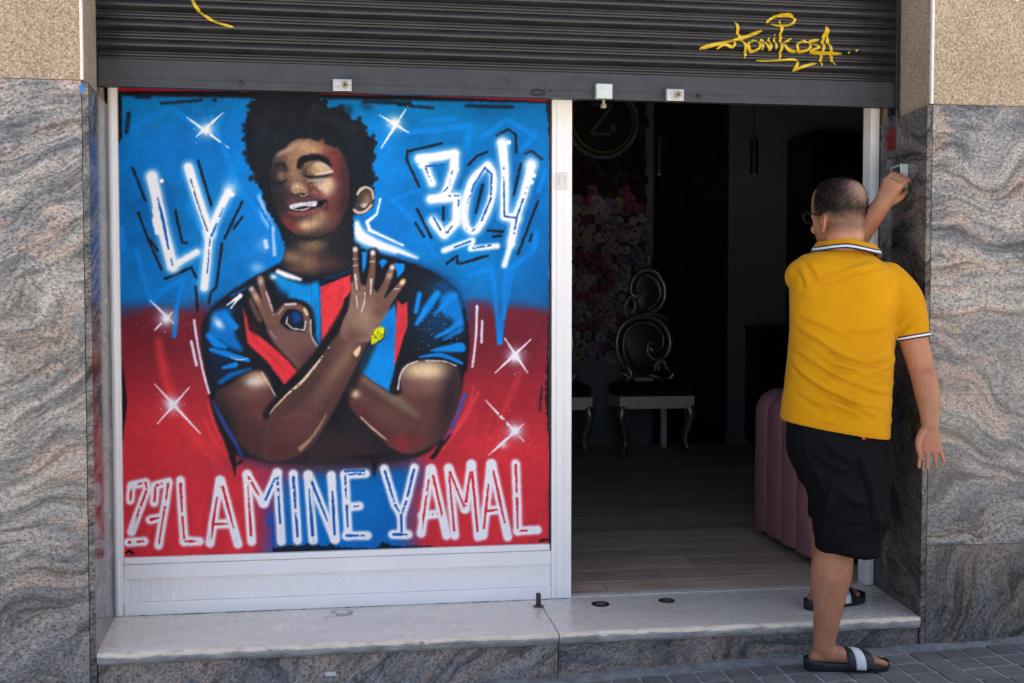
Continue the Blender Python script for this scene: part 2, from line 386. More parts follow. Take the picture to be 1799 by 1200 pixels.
def lockbox(px0, px1, py0, py1, mat, key=True, peg=False):
    a = rp(px0, py1); b = rp(px1, py0)
    o = spart(box('lock_housing', a.x, b.x, yr-0.030, yr, a.z, b.z, mat, bevel=0.003))
    cx, cz = (a.x*0.36+b.x*0.64), (a.z+b.z)/2
    if key:
        k = cyl('lock_cylinder', (cx, yr-0.038, cz), (cx, yr-0.029, cz), 0.013, M['brass'], bevel=0.002); spart(k, o)
        k = cyl('keyhole', (cx, yr-0.0395, cz), (cx, yr-0.037, cz), 0.005, M['dark_iron']); spart(k, o)
    if peg:
        cx = (a.x+b.x)/2
        k = cyl('lock_pin', (cx, yr-0.014, a.z+0.004), (cx, yr-0.014, a.z-0.022), 0.006, M['brass']); spart(k, o)
        k = cyl('pin_head', (cx, yr-0.014, a.z-0.020), (cx, yr-0.014, a.z-0.036), 0.012, M['brass'], bevel=0.003); spart(k, o)
lockbox(585, 618, 142, 162, M['steel']); lockbox(1045, 1073, 150, 175, M['steel_pale'], False, True); lockbox(1167, 1198, 159, 179, M['steel'])
for px, py in ((423, 143), (1226, 168)):       # bolts left in the rail
    p = rp(px, py); k = spart(cyl('bolt', p, (p.x+0.006, p.y-0.022, p.z-0.012), 0.0065, M['rust'], n=8))
p = rp(895, 139); spart(cyl('rivet', p, (p.x, p.y-0.004, p.z), 0.013, M['rail'], bevel=0.0015))
p = rp(945, 163); V, Fc = tube_data([(p.x+0.026*math.cos(a), p.y-0.003, p.z+0.010*math.sin(a)) for a in np.linspace(0, 2*math.pi, 24)], 0.004, 6)
spart(link('pull_ring', mesh('pull_ring', V, Fc), M['dark_iron'], smooth=True))
p = rp(966, 159); spart(cyl('bolt_hole', p, (p.x, p.y-0.002, p.z), 0.006, M['dark_iron'], n=12))
# sprayed yellow tag, each stroke a ribbon lying on the ribbed metal
def spray_ribbons(strokes, name, parent=None):
    V, Fc = [], []
    for st in strokes:
        w = st[0]; pts = [onY(px, py, YS-0.012) for px, py in st[1:]]
        P = crom([(p.x, p.z) for p in pts], 14) if len(pts) > 1 else [np.array((pts[0].x-0.004, pts[0].z)), np.array((pts[0].x+0.004, pts[0].z))]
        # resample finely
        Q = [P[0]]
        for a, b in zip(P[:-1], P[1:]):
            m = max(1, int(np.linalg.norm(b-a)/0.004))
            for s in range(1, m+1): Q.append(a+(b-a)*s/m)
        base = len(V); n = len(Q); K = 5
        for i, c in enumerate(Q):
            d = Q[min(i+1,n-1)]-Q[max(i-1,0)]; L = np.linalg.norm(d)+1e-9; nrm = np.array((-d[1], d[0]))/L
            ww = w*0.5*(0.35+0.65*min(1, min(i, n-1-i)/5))*random.uniform(0.88, 1.08)
            for j in range(K):
                e = c+nrm*ww*(j/(K-1)*2-1); z = e[1]
                y = shutter_depth(z) if z > SB+RAIL_H else YS-0.012
                V.append((e[0], y-0.0048, z))
        for i in range(n-1):
            for j in range(K-1): s = base+i*K+j; Fc.append((s, s+1, s+K+1, s+K))
    return spart(link(name, mesh(name, V, Fc), M['yellow_paint']), parent)
t = spray_ribbons([
 (.013,(1228,86),(1262,78),(1300,68),(1337,55)), (.010,(1258,87),(1270,80),(1285,84),(1290,72)), (.012,(1290,38),(1296,58),(1308,84),(1309,100)),
 (.010,(1325,72),(1312,78),(1318,90),(1332,86),(1330,74),(1320,71)), (.010,(1338,89),(1338,70),(1351,88),(1350,66)), (.010,(1360,66),(1361,88)), (.008,(1361,60),(1362,62)),
 (.011,(1370,36),(1371,70),(1370,106)), (.011,(1346,40),(1360,30),(1385,27),(1396,35),(1388,44),(1368,47),(1352,44)), (.010,(1373,78),(1390,68)), (.010,(1374,78),(1382,88),(1398,92)),
 (.010,(1412,72),(1398,80),(1402,91),(1418,88),(1420,76),(1408,71)), (.010,(1438,70),(1422,74),(1436,84),(1424,92),(1478,95)), (.012,(1450,46),(1446,70),(1440,118)), (.012,(1450,46),(1455,80),(1464,116)),
 (.009,(1488,94),(1491,93)), (.009,(1500,92),(1503,89)), (.012,(1326,108),(1360,107),(1398,106),(1392,125)), (.011,(1392,125),(1410,118),(1432,112)), (.008,(1308,100),(1309,102)),
], 'yellow_tag'); t['label'] = 'yellow sprayed signature tag'
t = spray_ribbons([(.012,(333,-14),(343,10),(352,22)), (.010,(352,22),(380,40),(411,50))], 'yellow_streak')

# ================================================================== white shop front
sf = empty('storefront', (0, YF, ZS)); tag(sf, 'white lacquered shop front with spray painted portrait mural panel', 'storefront')
def fpart(o, p=None):
    o.parent = p or sf
    if p is None: o.matrix_parent_inverse = Matrix.Translation((0,-YF,-ZS))
    return o
PX0, PX1, PZ0, PZ1 = -0.884, 0.782, 0.408, 2.34       # painted panel
fx0 = XL-0.0335
# posts with a stepped profile
def post(x0, x1, z0, z1, name='frame_post'):
    o = fpart(box(name, x0, x1, YF, YF+0.06, z0, z1, M['frame'], bevel=0.003)); w = x1-x0
    r = fpart(box('post_ridge', x0+w*0.22, x1-w*0.42, YF-0.006, YF-0.0005, z0+0.002, z1-0.002, M['frame'], bevel=0.002)); r.parent = o; r.matrix_parent_inverse = Matrix.Identity(4); return o
post(fx0, PX0-0.001, ZS+0.001, 2.5)
post(PX1+0.008, 0.872, ZS+0.001, 2.5)
fpart(box('rubber_seal', PX1+0.0005, PX1+0.0075, YF+0.010, YF+0.05, PZ0, 2.5, M['dark_iron']))
fpart(box('top_rail', PX0, PX1, YF+0.001, YF+0.055, 2.345, 2.5, M['frame'], bevel=0.003))
fpart(box('glazing_bead', PX0, PX1, YF-0.004, YF+0.055, PZ0-0.026, PZ0-0.001, M['frame'], bevel=0.004))
fpart(box('bottom_rail', PX0, PX1+0.007, YF+0.001, YF+0.058, 0.322, PZ0-0.028, M['frame'], bevel=0.004))
kp = fpart(box('kick_panel', PX0, PX1+0.007, YF+0.012, YF+0.05, ZS+0.052, 0.3215, M['frame']))
fpart(box('bottom_rail', PX0, PX1+0.007, YF-0.003, YF+0.056, ZS+0.001, ZS+0.051, M['frame'], bevel=0.004))
bm = bmesh.new()
for r_ in range(4):
    for c_ in range(44):
        x = PX0+0.03+c_*0.037; z = ZS+0.068+r_*0.021
        if x > PX1-0.02: continue
        if (r_+c_) % 2: add_box(bm, x-0.017, x+0.017, YF+0.0100, YF+0.0119, z-0.0035, z+0.0035)
        else: add_box(bm, x-0.0035, x+0.0035, YF+0.0100, YF+0.0119, z-0.012, z+0.012)
o = link('embossed_pattern', bm_mesh('embossed_pattern', bm, 0.0008, 1), M['frame']); o['kind'] = 'stuff'; o.parent = kp
M['dirt'] = plain('dirt', (0.05,0.043,0.035), 0.95, var=0.4, scale=120)
V, Fc = [], []                                    # grime line at the foot of the frame
for k in range(46):
    x = random.uniform(PX0, 0.86); l = random.uniform(0.008, 0.05); b = len(V); h = random.uniform(.0012,.003)
    V += [(x, YF-0.0048, ZS+0.0005), (x+l, YF-0.0048, ZS+0.0005), (x+l*0.8, YF-0.0045, ZS+h), (x+l*0.2, YF-0.0045, ZS+h)]; Fc.append((b,b+1,b+2,b+3))
o = fpart(link('grime', mesh('grime', V, Fc), M['dirt'])); o['kind'] = 'stuff'
df = empty('door_frame', (2.12, YF, ZS)); tag(df, 'white metal door post against the right granite reveal', 'door frame')
for nm, a, b, y in (('jamb', 2.148, 2.175, YF), ('jamb_flange', 2.1755, 2.193, YF+0.012)):
    o = box(nm, a, b, y, YF+0.07, ZS+0.0045, 2.5, M['frame'], bevel=0.003); o.parent = df; o.matrix_parent_inverse = Matrix.Translation((-2.12,-YF,-ZS))
o = box('lintel', 0.874, 2.147, YF+0.004, YF+0.07, 2.40, 2.5, M['frame'], bevel=0.003); o.parent = df; o.matrix_parent_inverse = Matrix.Translation((-2.12,-YF,-ZS))
bpart('shutter_lintel', XL-0.03, XR+0.03, 0.46, 0.62, 2.505, 3.215, mat=M['cement'])
# ================================================================== the painted panel: paint laid stroke by stroke on a fine grid of the panel
NX, NZ = 600, 690
gx = np.linspace(PX0+0.001, PX1-0.001, NX); gz = np.linspace(PZ0, PZ1, NZ)
GX, GZ = np.meshgrid(gx, gz); YP = YF+0.014
PXa, PYa = proj(np.stack([GX, np.full_like(GX, YP), GZ], -1))      # panel measured in the units of the tracing
CV = np.zeros((NZ, NX, 3)); MASK = None
def vnoise(scale, seed, oct=3):
    r = np.random.default_rng(seed); out = np.zeros((NZ, NX)); amp = 1; tot = 0
    for o_ in range(oct):
        s = scale/2**o_; n = int(900/s)+3; g = r.random((n, n))
        fx = (PXa-150)/s; fy = (PYa-0)/s
        fx = np.clip(fx, 0, n-2.001); fy = np.clip(fy, 0, n-2.001)
        ix = fx.astype(int); iy = fy.astype(int); tx = fx-ix; ty = fy-iy; tx = tx*tx*(3-2*tx); ty = ty*ty*(3-2*ty)
        out += amp*((g[iy,ix]*(1-tx)+g[iy,ix+1]*tx)*(1-ty)+(g[iy+1,ix]*(1-tx)+g[iy+1,ix+1]*tx)*ty); tot += amp; amp *= 0.5
    return out/tot
FINE = vnoise(5, 1, 2)-0.5; MID = vnoise(28, 2, 3)-0.5; BIG = vnoise(120, 3, 3)-0.5
def sub(x0, x1, y0, y1, pad):
    c = np.where((PXa[NZ//2] >= x0-pad) & (PXa[NZ//2] <= x1+pad))[0]; rr = np.where((PYa.max(1) >= y0-pad) & (PYa.min(1) <= y1+pad))[0]
    if len(c) == 0 or len(rr) == 0: return None
    return slice(max(rr[0]-2,0), rr[-1]+3), slice(max(c[0]-12,0), c[-1]+13)
def put(sl, a, col):
    if MASK is not None: a = a*MASK[sl]
    a = a[..., None]; CV[sl] = CV[sl]*(1-a) + np.array(col, float)*a
def pdist(X, Y, pts):
    d = np.full(X.shape, 1e9); ins = np.zeros(X.shape, bool); n = len(pts)
    for i in range(n):
        ax, ay = pts[i]; bx_, by = pts[(i+1) % n]; ex, ey = bx_-ax, by-ay; L = ex*ex+ey*ey+1e-9
        t = np.clip(((X-ax)*ex+(Y-ay)*ey)/L, 0, 1); d = np.minimum(d, np.hypot(X-ax-t*ex, Y-ay-t*ey))
        c = ((ay > Y) != (by > Y)); xx = ax+(Y-ay)*ex/(ey if abs(ey) > 1e-9 else 1e-9); ins ^= c & (X < xx)
    return np.where(ins, -d, d)
def poly(pts, col, soft=1.6, a=1.0, sm=True, rough=1.0):
    P = crom(pts, 4, True) if sm else [np.array(p, float) for p in pts]
    P = [tuple(p) for p in P]; xs = [p[0] for p in P]; ys = [p[1] for p in P]
    sl = sub(min(xs), max(xs), min(ys), max(ys), soft*2+4)
    if sl is None: return
    d = pdist(PXa[sl], PYa[sl], P) + FINE[sl]*rough*2.0
    put(sl, a*np.clip(0.5-d/(2*soft), 0, 1), col)
def stroke(pts, w, col, soft=1.2, a=1.0, sm=True, rough=1.0, brk=0.0):
    P = [np.array(p, float) for p in pts]; k = len(P)
    W = [w]*k if np.isscalar(w) else list(w)
    Q = crom([np.array([p[0], p[1], ww]) for p, ww in zip(P, W)], 5) if (sm and k > 2) else [np.array([p[0], p[1], ww]) for p, ww in zip(P, W)]
    xs = [q[0] for q in Q]; ys = [q[1] for q in Q]; mw = max(W)
    sl = sub(min(xs), max(xs), min(ys), max(ys), mw+soft*2+4)
    if sl is None: return
    X, Y = PXa[sl], PYa[sl]; D = np.full(X.shape, 1e9)
    for p, q in zip(Q[:-1], Q[1:]):
        e = q-p; L = e[0]**2+e[1]**2+1e-9; t = np.clip(((X-p[0])*e[0]+(Y-p[1])*e[1])/L, 0, 1)
        D = np.minimum(D, np.hypot(X-p[0]-t*e[0], Y-p[1]-t*e[1])-(p[2]+t*e[2])/2)
    D = D + FINE[sl]*rough*1.6
    al = a*np.clip(0.5-D/(2*soft), 0, 1)
    if brk: al = al*np.clip(((FINE[sl]+MID[sl]*1.5)-(-0.5+brk))*7, 0, 1)
    put(sl, al, col)
def blob(x, y, rx, ry, col, a=1.0, rot=0.0, p=1.0):
    sl = sub(x-2.6*max(rx,ry), x+2.6*max(rx,ry), y-2.6*max(rx,ry), y+2.6*max(rx,ry), 2)
    if sl is None: return
    c, s = math.cos(R(rot)), math.sin(R(rot)); X, Y = PXa[sl]-x, PYa[sl]-y
    q = ((X*c+Y*s)/rx)**2+((-X*s+Y*c)/ry)**2
    put(sl, a*np.exp(-q**p), col)
def dots(x, y, sx, sy, n, col, r=(0.5,1.4), a=0.9):
    for _ in range(n):
        blob(x+random.gauss(0,sx), y+random.gauss(0,sy), *(2*[random.uniform(*r)]), col, a*random.uniform(.5,1), 0, 2.0)
def setmask(pts=None, soft=1.5, sm=True):
    global MASK
    if pts is None: MASK = None; return
    P = [tuple(p) for p in (crom(pts, 4, True) if sm else pts)]
    MASK = np.clip(0.5-(pdist(PXa, PYa, P)+FINE*2)/(2*soft), 0, 1)
K = (26,29,36); BLU = (0,126,202); BLD = (0,86,160); RED = (206,48,58); DRED = (104,30,42); WHT = (242,244,248)
# ---- ground colours
t = np.clip((PYa+MID*26+BIG*20-522)/34, 0, 1); t = t*t*(3-2*t)
t2 = np.clip((PYa+BIG*120-560)/240, 0, 1)
b_ = np.clip(0.5+BIG*1.9+MID*0.5, 0, 1)[..., None]
blue = np.array((0,92,158))*(1-b_)+np.array((0,114,184))*b_
red = np.array(DRED)*(1-t2[...,None])+np.array((196,44,54))*t2[...,None]
CV[:] = blue*(1-t[...,None])+red*t[...,None]
blob(420,250,40,120,(0,116,200),.7); blob(670,300,36,120,(0,124,208),.8); blob(690,400,60,60,(0,112,196),.6); blob(280,270,70,50,(0,104,186),.6); blob(330,250,60,50,(0,100,180),.5)
blob(460,420,40,70,(0,110,195),.6); blob(260,420,40,80,(0,92,170),.4); blob(930,330,40,120,(0,84,158),.5)
poly([(488,990),(478,930),(482,870),(505,836),(560,822),(640,815),(716,815),(738,832),(722,870),(716,920),(704,990)], (0,96,168), 22); blob(610,890,70,50,(0,104,178),.7); blob(470,890,22,70,(70,50,120),.45)
blob(560,812,150,16,(40,60,110),.5); blob(300,600,60,40,(110,28,40),.6); blob(250,760,60,60,(205,50,56),.5); blob(890,600,70,60,(98,28,40),.7); blob(870,780,60,50,(210,52,60),.6); blob(330,780,50,30,(196,46,54),.6)
blob(900,700,60,40,(150,36,46),.6)
for p_ in (((278,600),(288,650),(306,710),(345,770),(385,815)),): stroke(p_, (10,14,14,12,6), (214,52,56), 7, .75)
stroke([(914,655),(896,700),(878,735)], (6,10,8), (214,60,60), 6, .6); stroke([(840,690),(815,735),(790,770),(765,800)], (5,8,8,6), (220,62,66), 3, .8); stroke([(832,680),(822,720),(800,750)], (4,6,4), (210,52,58), 2.5, .8)
for p_ in (((882,700),(862,760)),((905,690),(890,745)),((930,680),(905,740)),((868,690),(840,760))): stroke(p_, 7, (150,34,46), 5, .5)
stroke([(366,708),(380,750),(402,790)], (4,7,5), (220,58,60), 2.5, .8); stroke([(358,735),(375,770),(398,800)], (4,7,4), (214,52,56), 2.5, .8)
# ---- light blue arrows and bolts
LB = (0,120,205)
for p_, w_ in ((((236,220),(300,190),(362,232)),11), (((240,442),(252,486),(266,532),(290,508),(322,490),(310,540),(306,590)),9), (((718,232),(770,228),(826,220),(818,258)),11), (((742,212),(798,208)),7),
               (((846,242),(890,210),(940,238),(916,262)),10), (((690,352),(725,336)),8), (((690,352),(735,395),(766,452)),9), (((822,486),(864,470),(868,500),(878,602)),9), (((944,408),(936,442),(912,460),(890,478),(878,600)),10),
               (((958,300),(946,335)),8), (((900,480),(885,560)),5), (((372,205),(420,330),(456,380)),9), (((395,200),(370,240)),6), (((214,400),(218,440)),7), (((330,360),(352,405)),7)):
    stroke(p_, w_, LB, 1.8, .85, sm=False)
# ---- black masking lines, torn top edge
poly([(200,150),(980,165),(980,181),(700,176),(420,172),(200,168)], (16,16,20), 3, 1, False)
poly([(200,120),(980,120),(980,179),(700,168),(560,166),(400,160),(200,160)], (172,14,22), 1.2, 1, False, 1.5)
blob(455,166,8,6,(18,16,18),1); blob(700,171,50,4,(18,16,18),.9)
poly([(200,160),(213,160),(215,240),(210,252),(200,255)], (14,16,20), 1.5, 1, False)
for p_, w_ in ((((226,200),(222,232)),8), (((283,182),(354,176)),5), (((240,171),(262,171)),6), (((377,176),(378,177)),6), (((640,178),(720,182)),7), (((820,186),(900,188)),6), (((700,184),(760,190)),5)): stroke(p_, w_, (18,24,34), 2, .85)
# ---- lettering LY 304
def letter(pts, w, inner=None, glow=15, core=WHT, sm=False):
    stroke(pts, w*1.12, (216,226,242), glow*.62, .95, sm); stroke(pts, w*1.0, core, 2.6, 1, sm, 1.4)
ACC = (20,26,36)
for p_ in (((233,295),(255,352)),((243,374),(262,425),(284,474)),((348,283),(371,360)),((308,370),(320,426),(328,427)),((425,355),(395,418)),((425,382),(411,401)),((290,490),(336,470),(345,488)),((390,428),(380,505),(370,513),(367,532)),((344,504),(347,545)),((262,420),(277,440)),
           ((716,266),(776,252)),((716,266),(714,280),(736,327)),((823,290),(838,274),(856,267)),((873,238),(893,227),(906,237),(907,268)),((923,270),(934,265),(952,280)),((915,288),(903,342)),((733,368),(758,418)),((730,392),(745,416)),((945,354),(910,446)),((785,463),(803,450),(804,463)),((810,463),(857,449)),((857,405),(884,407)),((866,416),(880,414)),((934,412),(931,423))):
    stroke(p_, 5.0, ACC, 1.1, .95, sm=False)
letter([(267,312),(276,350),(287,405),(303,468)], (13,17,16,12)[1]); letter([(303,468),(346,443)], 9); blob(267,308,9,9,WHT,.9); blob(284,318,4,4,WHT,1,0,2)
for y_ in (375,392,360): stroke([(272,y_-6),(277,y_+16)], 9, WHT, 1.6, .9)
letter([(331,294),(345,340),(368,408)], 14); letter([(401,338),(386,368),(369,410)], 12); letter([(368,408),(364,455),(359,505)], 12); blob(405,330,14,14,(225,230,242),.55); blob(408,342,4,4,WHT,1,0,2)
stroke([(277,348),(287,390),(296,438)], (3,6,4), (0,82,165), 1, 1, brk=.15); stroke([(297,440),(303,466)], 3, (0,82,165), 1, 1, brk=.3)
stroke([(335,315),(345,350),(364,405)], 3, (20,50,90), .9, .9, brk=.42); stroke([(392,365),(372,414)], (2,5), (0,92,180), 1, .95, brk=.15); stroke([(369,420),(364,480)], 3, (20,60,110), .9, .9, brk=.42)
letter([(737,279),(765,276),(799,270),(797,300),(782,342)], 14); letter([(744,284),(759,322)], 12); letter([(757,350),(803,346),(802,390),(780,412),(761,388)], 14, sm=False)
letter([(857,290),(867,312),(861,357),(838,403),(820,399),(817,363),(829,318),(857,290)], 11, sm=True); letter([(883,256),(887,300),(886,380),(907,384)], 13); letter([(933,292),(920,343),(906,384),(898,427)], 12); letter([(898,427),(886,466)], (7,2)[0], glow=8)
letter([(780,440),(830,422),(827,437),(873,432)], 7, glow=8); blob(883,250,10,10,WHT,.9); blob(933,288,11,12,WHT,.9)
for x_, y_ in ((736,276),(749,275),(768,276),(878,250),(894,250),(938,308),(934,320),(803,297),(739,292)): blob(x_,y_,4,4,WHT,1,0,2)
DB = (0,76,155)
for p_, b__ in ((((748,292),(794,288),(794,303),(790,325),(774,344),(806,344)),.12),(((748,296),(758,320)),.25),(((806,352),(803,385),(786,409),(774,404),(762,382)),.25),(((852,295),(864,306),(862,350),(846,388),(830,406)),.1),(((852,295),(832,325),(818,370),(820,402)),.32),(((885,295),(886,380),(908,383),(903,410)),.1),(((926,330),(908,382)),.28),(((832,436),(862,431)),.1),(((784,440),(826,424)),.5)): stroke(p_, 3.4, DB, 1, 1, sm=False, brk=b__)
stroke([(848,325),(836,373)], (6,4), ACC, 1.2, .95); stroke([(779,363),(779,386)], 4.5, ACC, 1, .95)
# ---- white glow beside the neck
stroke([(455,345),(466,380),(478,402)], (5,12,8), (190,205,232), 5, .85); stroke([(478,402),(482,447)], 6, (205,215,238), 3, .8); stroke([(440,335),(475,395),(476,448)], 5, (0,105,190), 1.6, .95, sm=False); stroke([(466,424),(468,434)], 7, WHT, 2.5, .95); blob(452,470,12,9,(150,180,220),.7); blob(462,430,14,16,(130,165,215),.5)
stroke([(668,350),(662,376),(645,390),(649,404),(708,431)], (3,4,6,6,3), WHT, 1.8, 1, sm=False)
stroke([(627,392),(634,414),(660,428),(695,440),(731,453)], (8,24,20,14,5), (190,208,238), 6, .85); stroke([(627,392),(634,414),(660,428),(695,440),(731,453)], (5,15,13,9,3), WHT, 3, 1)
# ---- figure: dark body shape
BODY = [(498,462),(470,474),(436,492),(398,517),(370,541),(356,566),(353,600),(358,640),(365,680),(373,722),(386,760),(404,788),(430,806),(500,816),(600,818),(700,812),(756,792),(788,752),(807,702),(817,652),(822,604),(820,562),(811,524),(792,497),(760,477),(722,461),(682,449),(645,440),(622,436),(560,470)]
stroke([(364,548),(400,522),(440,498),(492,468)], (4,7,8,6), (0,112,198), 1.6, .9); stroke([(822,560),(812,520),(795,494),(760,472),(700,448)], 7, (0,84,160), 3, .7)
poly(BODY, (20,23,29), 3.2); blob(580,790,110,34,(58,40,44),.85); blob(640,730,50,60,(40,32,36),.8)
stroke([(420,806),(600,822),(720,808)], 16, (60,44,54), 9, .6)
# hair, head, neck
HAIR = [(446,160),(447,176),(440,186),(437,200),(431,210),(432,226),(429,240),(432,256),(431,270),(436,282),(440,296),(446,306),(442,313),(451,318),(455,330),(461,336),(460,346),(467,356),(468,368),(476,378),(484,392),(492,408),(498,426),(500,446),(494,468),(540,490),(600,482),(626,455),(623,430),(621,380),(632,378),(654,366),(658,340),(652,328),(660,316),(654,304),(652,292),(659,280),(656,268),(659,252),(655,242),(645,236),(641,222),(632,211),(620,212),(613,200),(600,190),(586,187),(574,192),(571,180),(560,172),(552,160)]
poly(HAIR, (20,25,32), 1.8, rough=2.2)
for _ in range(70):
    a_ = random.random(); i_ = random.randrange(len(HAIR)-1); p_ = HAIR[i_]
    if 168 < p_[1] < 330 and p_[0] not in (500,494): blob(p_[0]+random.gauss(0,1.5), p_[1]+random.gauss(0,2.5), 4.5, 4.5, (25,30,38), .9, 0, 2)
for _ in range(60): blob(random.uniform(440,650), random.uniform(175,250), random.uniform(4,12), random.uniform(4,10), random.choice([(36,42,50),(20,23,30),(32,40,50)]), .45)
FACE = [(482,276),(490,266),(502,260),(510,251),(518,246),(526,243),(536,244),(546,241),(562,243),(580,250),(596,263),(606,282),(612,304),(613,332),(611,356),(604,376),(596,394),(580,409),(556,417),(526,414),(507,402),(493,386),(485,366),(478,342),(475,312),(478,290)]
setmask(FACE, 2.5)
poly(FACE, (54,43,41), 2)
blob(536,272,52,30,(142,106,84),1,0,1.3); blob(500,284,22,22,(120,88,70),.8); blob(586,300,24,60,(98,46,44),1,0,1.3); blob(575,262,26,18,(100,58,50),.7)
blob(545,262,24,10,(190,152,108),.75); blob(530,254,20,7,(168,134,112),.7,-12); stroke([(490,272),(505,264),(520,256)], 5, (178,160,148), 3, .7)
blob(520,298,22,40,(140,108,86),.95); blob(482,330,18,50,(30,30,35),.95); blob(492,352,20,30,(38,36,40),.8); blob(495,298,10,20,(44,38,38),.8)
blob(494,309,8,8,(124,102,78),.8); stroke([(480,321),(492,322),(502,316)], 3.5, (22,22,28), 1.5, .9); stroke([(484,290),(497,288),(503,298)], 6, (24,24,30), 3, .8)
blob(562,345,40,46,(112,66,58),.7); blob(592,345,22,44,(96,44,44),.9); blob(575,345,18,40,(120,76,64),.5); blob(606,350,12,60,(42,34,36),.8); blob(608,290,12,40,(60,36,38),.7)
blob(545,300,26,14,(110,84,64),.8); poly([(540,300),(548,290),(557,286),(568,287),(579,295),(585,303),(578,307),(556,308)], (150,122,88), 2.5); poly([(553,287),(562,285),(573,289),(582,298),(578,300),(566,292),(555,294)], (172,166,166), 2.2, .85); blob(564,297,10,6,(196,164,112),.85,20); stroke([(556,306),(568,304),(584,301)], 3.4, (190,188,190), 1.6, .9)
stroke([(536,308),(550,312),(568,311),(582,306)], (4,6,6,3), (16,18,24), 1.6)
stroke([(526,292),(531,282),(546,277),(563,277),(575,284),(581,291)], (11,13,12,10,8,3), (18,20,27), 2.2)
blob(535,300,8,9,(52,42,40),.7)
stroke([(541,317),(560,316),(580,315)], (3,6,4), (150,140,134), 2.5, .85); blob(568,326,18,11,(178,158,134),.85); blob(573,333,11,10,(194,174,148),.8); blob(578,322,8,8,(206,176,132),.7)
poly([(545,322),(556,330),(570,345),(560,345),(545,334)], (104,50,48), 3, .8)
poly([(512,330),(517,323),(526,322),(537,328),(540,336),(536,341),(526,340),(515,340)], (168,134,98), 4.0, .85); blob(522,328,8,5,(196,166,126),.7); dots(522,330,8,5,40,(30,26,26),(.5,.9),.8); dots(545,258,14,7,40,(90,62,48),(.5,.9),.7)
stroke([(512,341),(520,345),(530,341),(538,344)], 4.5, (26,24,28), 1.6, .95); stroke([(528,343),(533,345),(539,342)], 1.8, (210,200,180), .8, .95); stroke([(515,345),(540,348),(560,350)], 6, (66,54,56), 3, .8)
poly([(503,354),(516,350),(530,349),(545,351),(560,353),(572,352),(564,362),(540,360),(510,363)], (84,50,52), 2)
poly([(507,364),(520,357),(540,355),(556,354),(574,350),(569,359),(560,366),(545,370),(520,371),(509,369)], (18,18,22), 1.5)
stroke([(508,373),(525,377),(544,373),(560,366)], (5,8,8,4), (112,62,60), 2.2); stroke([(516,368),(530,369),(544,365)], 1.8, (214,190,176), .8, .9)
poly([(509,361),(520,357),(538,355),(556,354),(555,362),(546,363),(534,362),(522,365),(511,367)], (190,186,196), 1.2)
for x_ in (516,524,532,540,548): stroke([(x_,356),(x_+.5,364)], 1.0, (120,116,126), .6, .8)
stroke([(572,351),(576,357),(572,368)], 2.5, (44,28,30), 1, .9); stroke([(570,347),(560,341),(548,338)], 2, (150,100,92), 1, .6)
stroke([(510,382),(528,385),(545,381)], 7, (52,36,38), 4, .8); blob(545,394,26,11,(176,146,110),.95,-12); blob(534,398,12,6,(204,180,140),.8); blob(562,380,12,10,(170,130,100),.7); blob(503,392,12,14,(108,48,48),.9); blob(515,402,18,9,(104,46,46),.8); dots(555,325,14,10,24,(235,225,205),(.5,.9),.8)
CV *= (1+(.08*FINE+.12*MID)*MASK)[...,None]
setmask()
for _ in range(26):                                     # curls falling over the brow
    u_ = random.random(); x_ = 478+110*u_; y_ = 270-28*min(1,u_*2.6)+6*max(0,u_-.55)/.45*3; blob(x_, y_-5, 4.5, 4.5, (24,28,36), .95, 0, 2)
setmask([(502,410),(540,420),(580,408),(604,392),(621,382),(622,440),(624,462),(600,478),(560,487),(530,486),(496,468),(500,445)], 3)
blob(548,432,26,14,(124,96,74),.9,-8); blob(512,452,24,12,(132,98,76),.9,14); blob(545,462,20,16,(140,104,80),.85); blob(580,462,30,14,(84,54,50),.8); blob(600,430,18,50,(34,30,33),.8); blob(520,472,24,8,(96,64,56),.7); blob(575,400,16,10,(88,62,52),.6); dots(548,430,12,6,25,(200,170,130),(.5,.9),.6)
stroke([(508,407),(530,418),(556,418),(578,408)], 7, (24,24,29), 3.5, .9)
setmask()
poly([(626,352),(629,340),(638,330),(649,329),(657,339),(657,352),(651,366),(641,375),(629,377),(622,369)], (58,46,42), 2)
blob(645,350,8,11,(128,106,82),.9); stroke([(628,341),(634,333),(644,329),(653,335),(656,348)], (4,5,4,4,4), (190,176,158), 1.3); blob(641,361,8,5,(186,172,158),1,-10); stroke([(622,369),(630,374),(642,371),(652,361)], 4.5, (186,170,156), 1.3); stroke([(630,364),(640,367),(650,357)], 2.5, (40,34,34), 1)
# ---- collar and shirt
stroke([(488,478),(520,490),(560,494),(600,484),(622,472)], 11, (16,22,36), 3); stroke([(570,489),(600,481),(620,472)], 3, (20,70,130), 2, .6)
poly([(476,482),(492,484),(515,494),(540,500),(562,503),(563,606),(556,592),(549,572),(541,548),(528,536),(512,530),(503,515),(490,506)], (0,130,200), 4.5)
blob(500,512,12,10,(0,90,160),.4); blob(553,560,7,30,(0,90,165),.5); stroke([(488,477),(505,484),(528,491)], (7,9,4), WHT, 2.5, .95); blob(480,487,6,5,WHT,.9); blob(472,500,12,12,(14,18,26),.7)
poly([(563,504),(576,499),(617,482),(616,512),(604,527),(600,550),(594,570),(577,588),(566,605)], (214,52,60), 1.4, 1, False); stroke([(566,510),(578,500)], 3, (120,30,40), 2, .6); stroke([(600,490),(596,560)], 6, (190,40,50), 4, .5)
poly([(694,533),(697,566),(694,645),(683,687),(657,672),(630,652),(634,630),(652,602),(673,552)], (0,128,205), 2.2, 1, False); blob(680,590,14,40,(0,98,172),.6); blob(660,640,20,20,(0,136,212),.5)
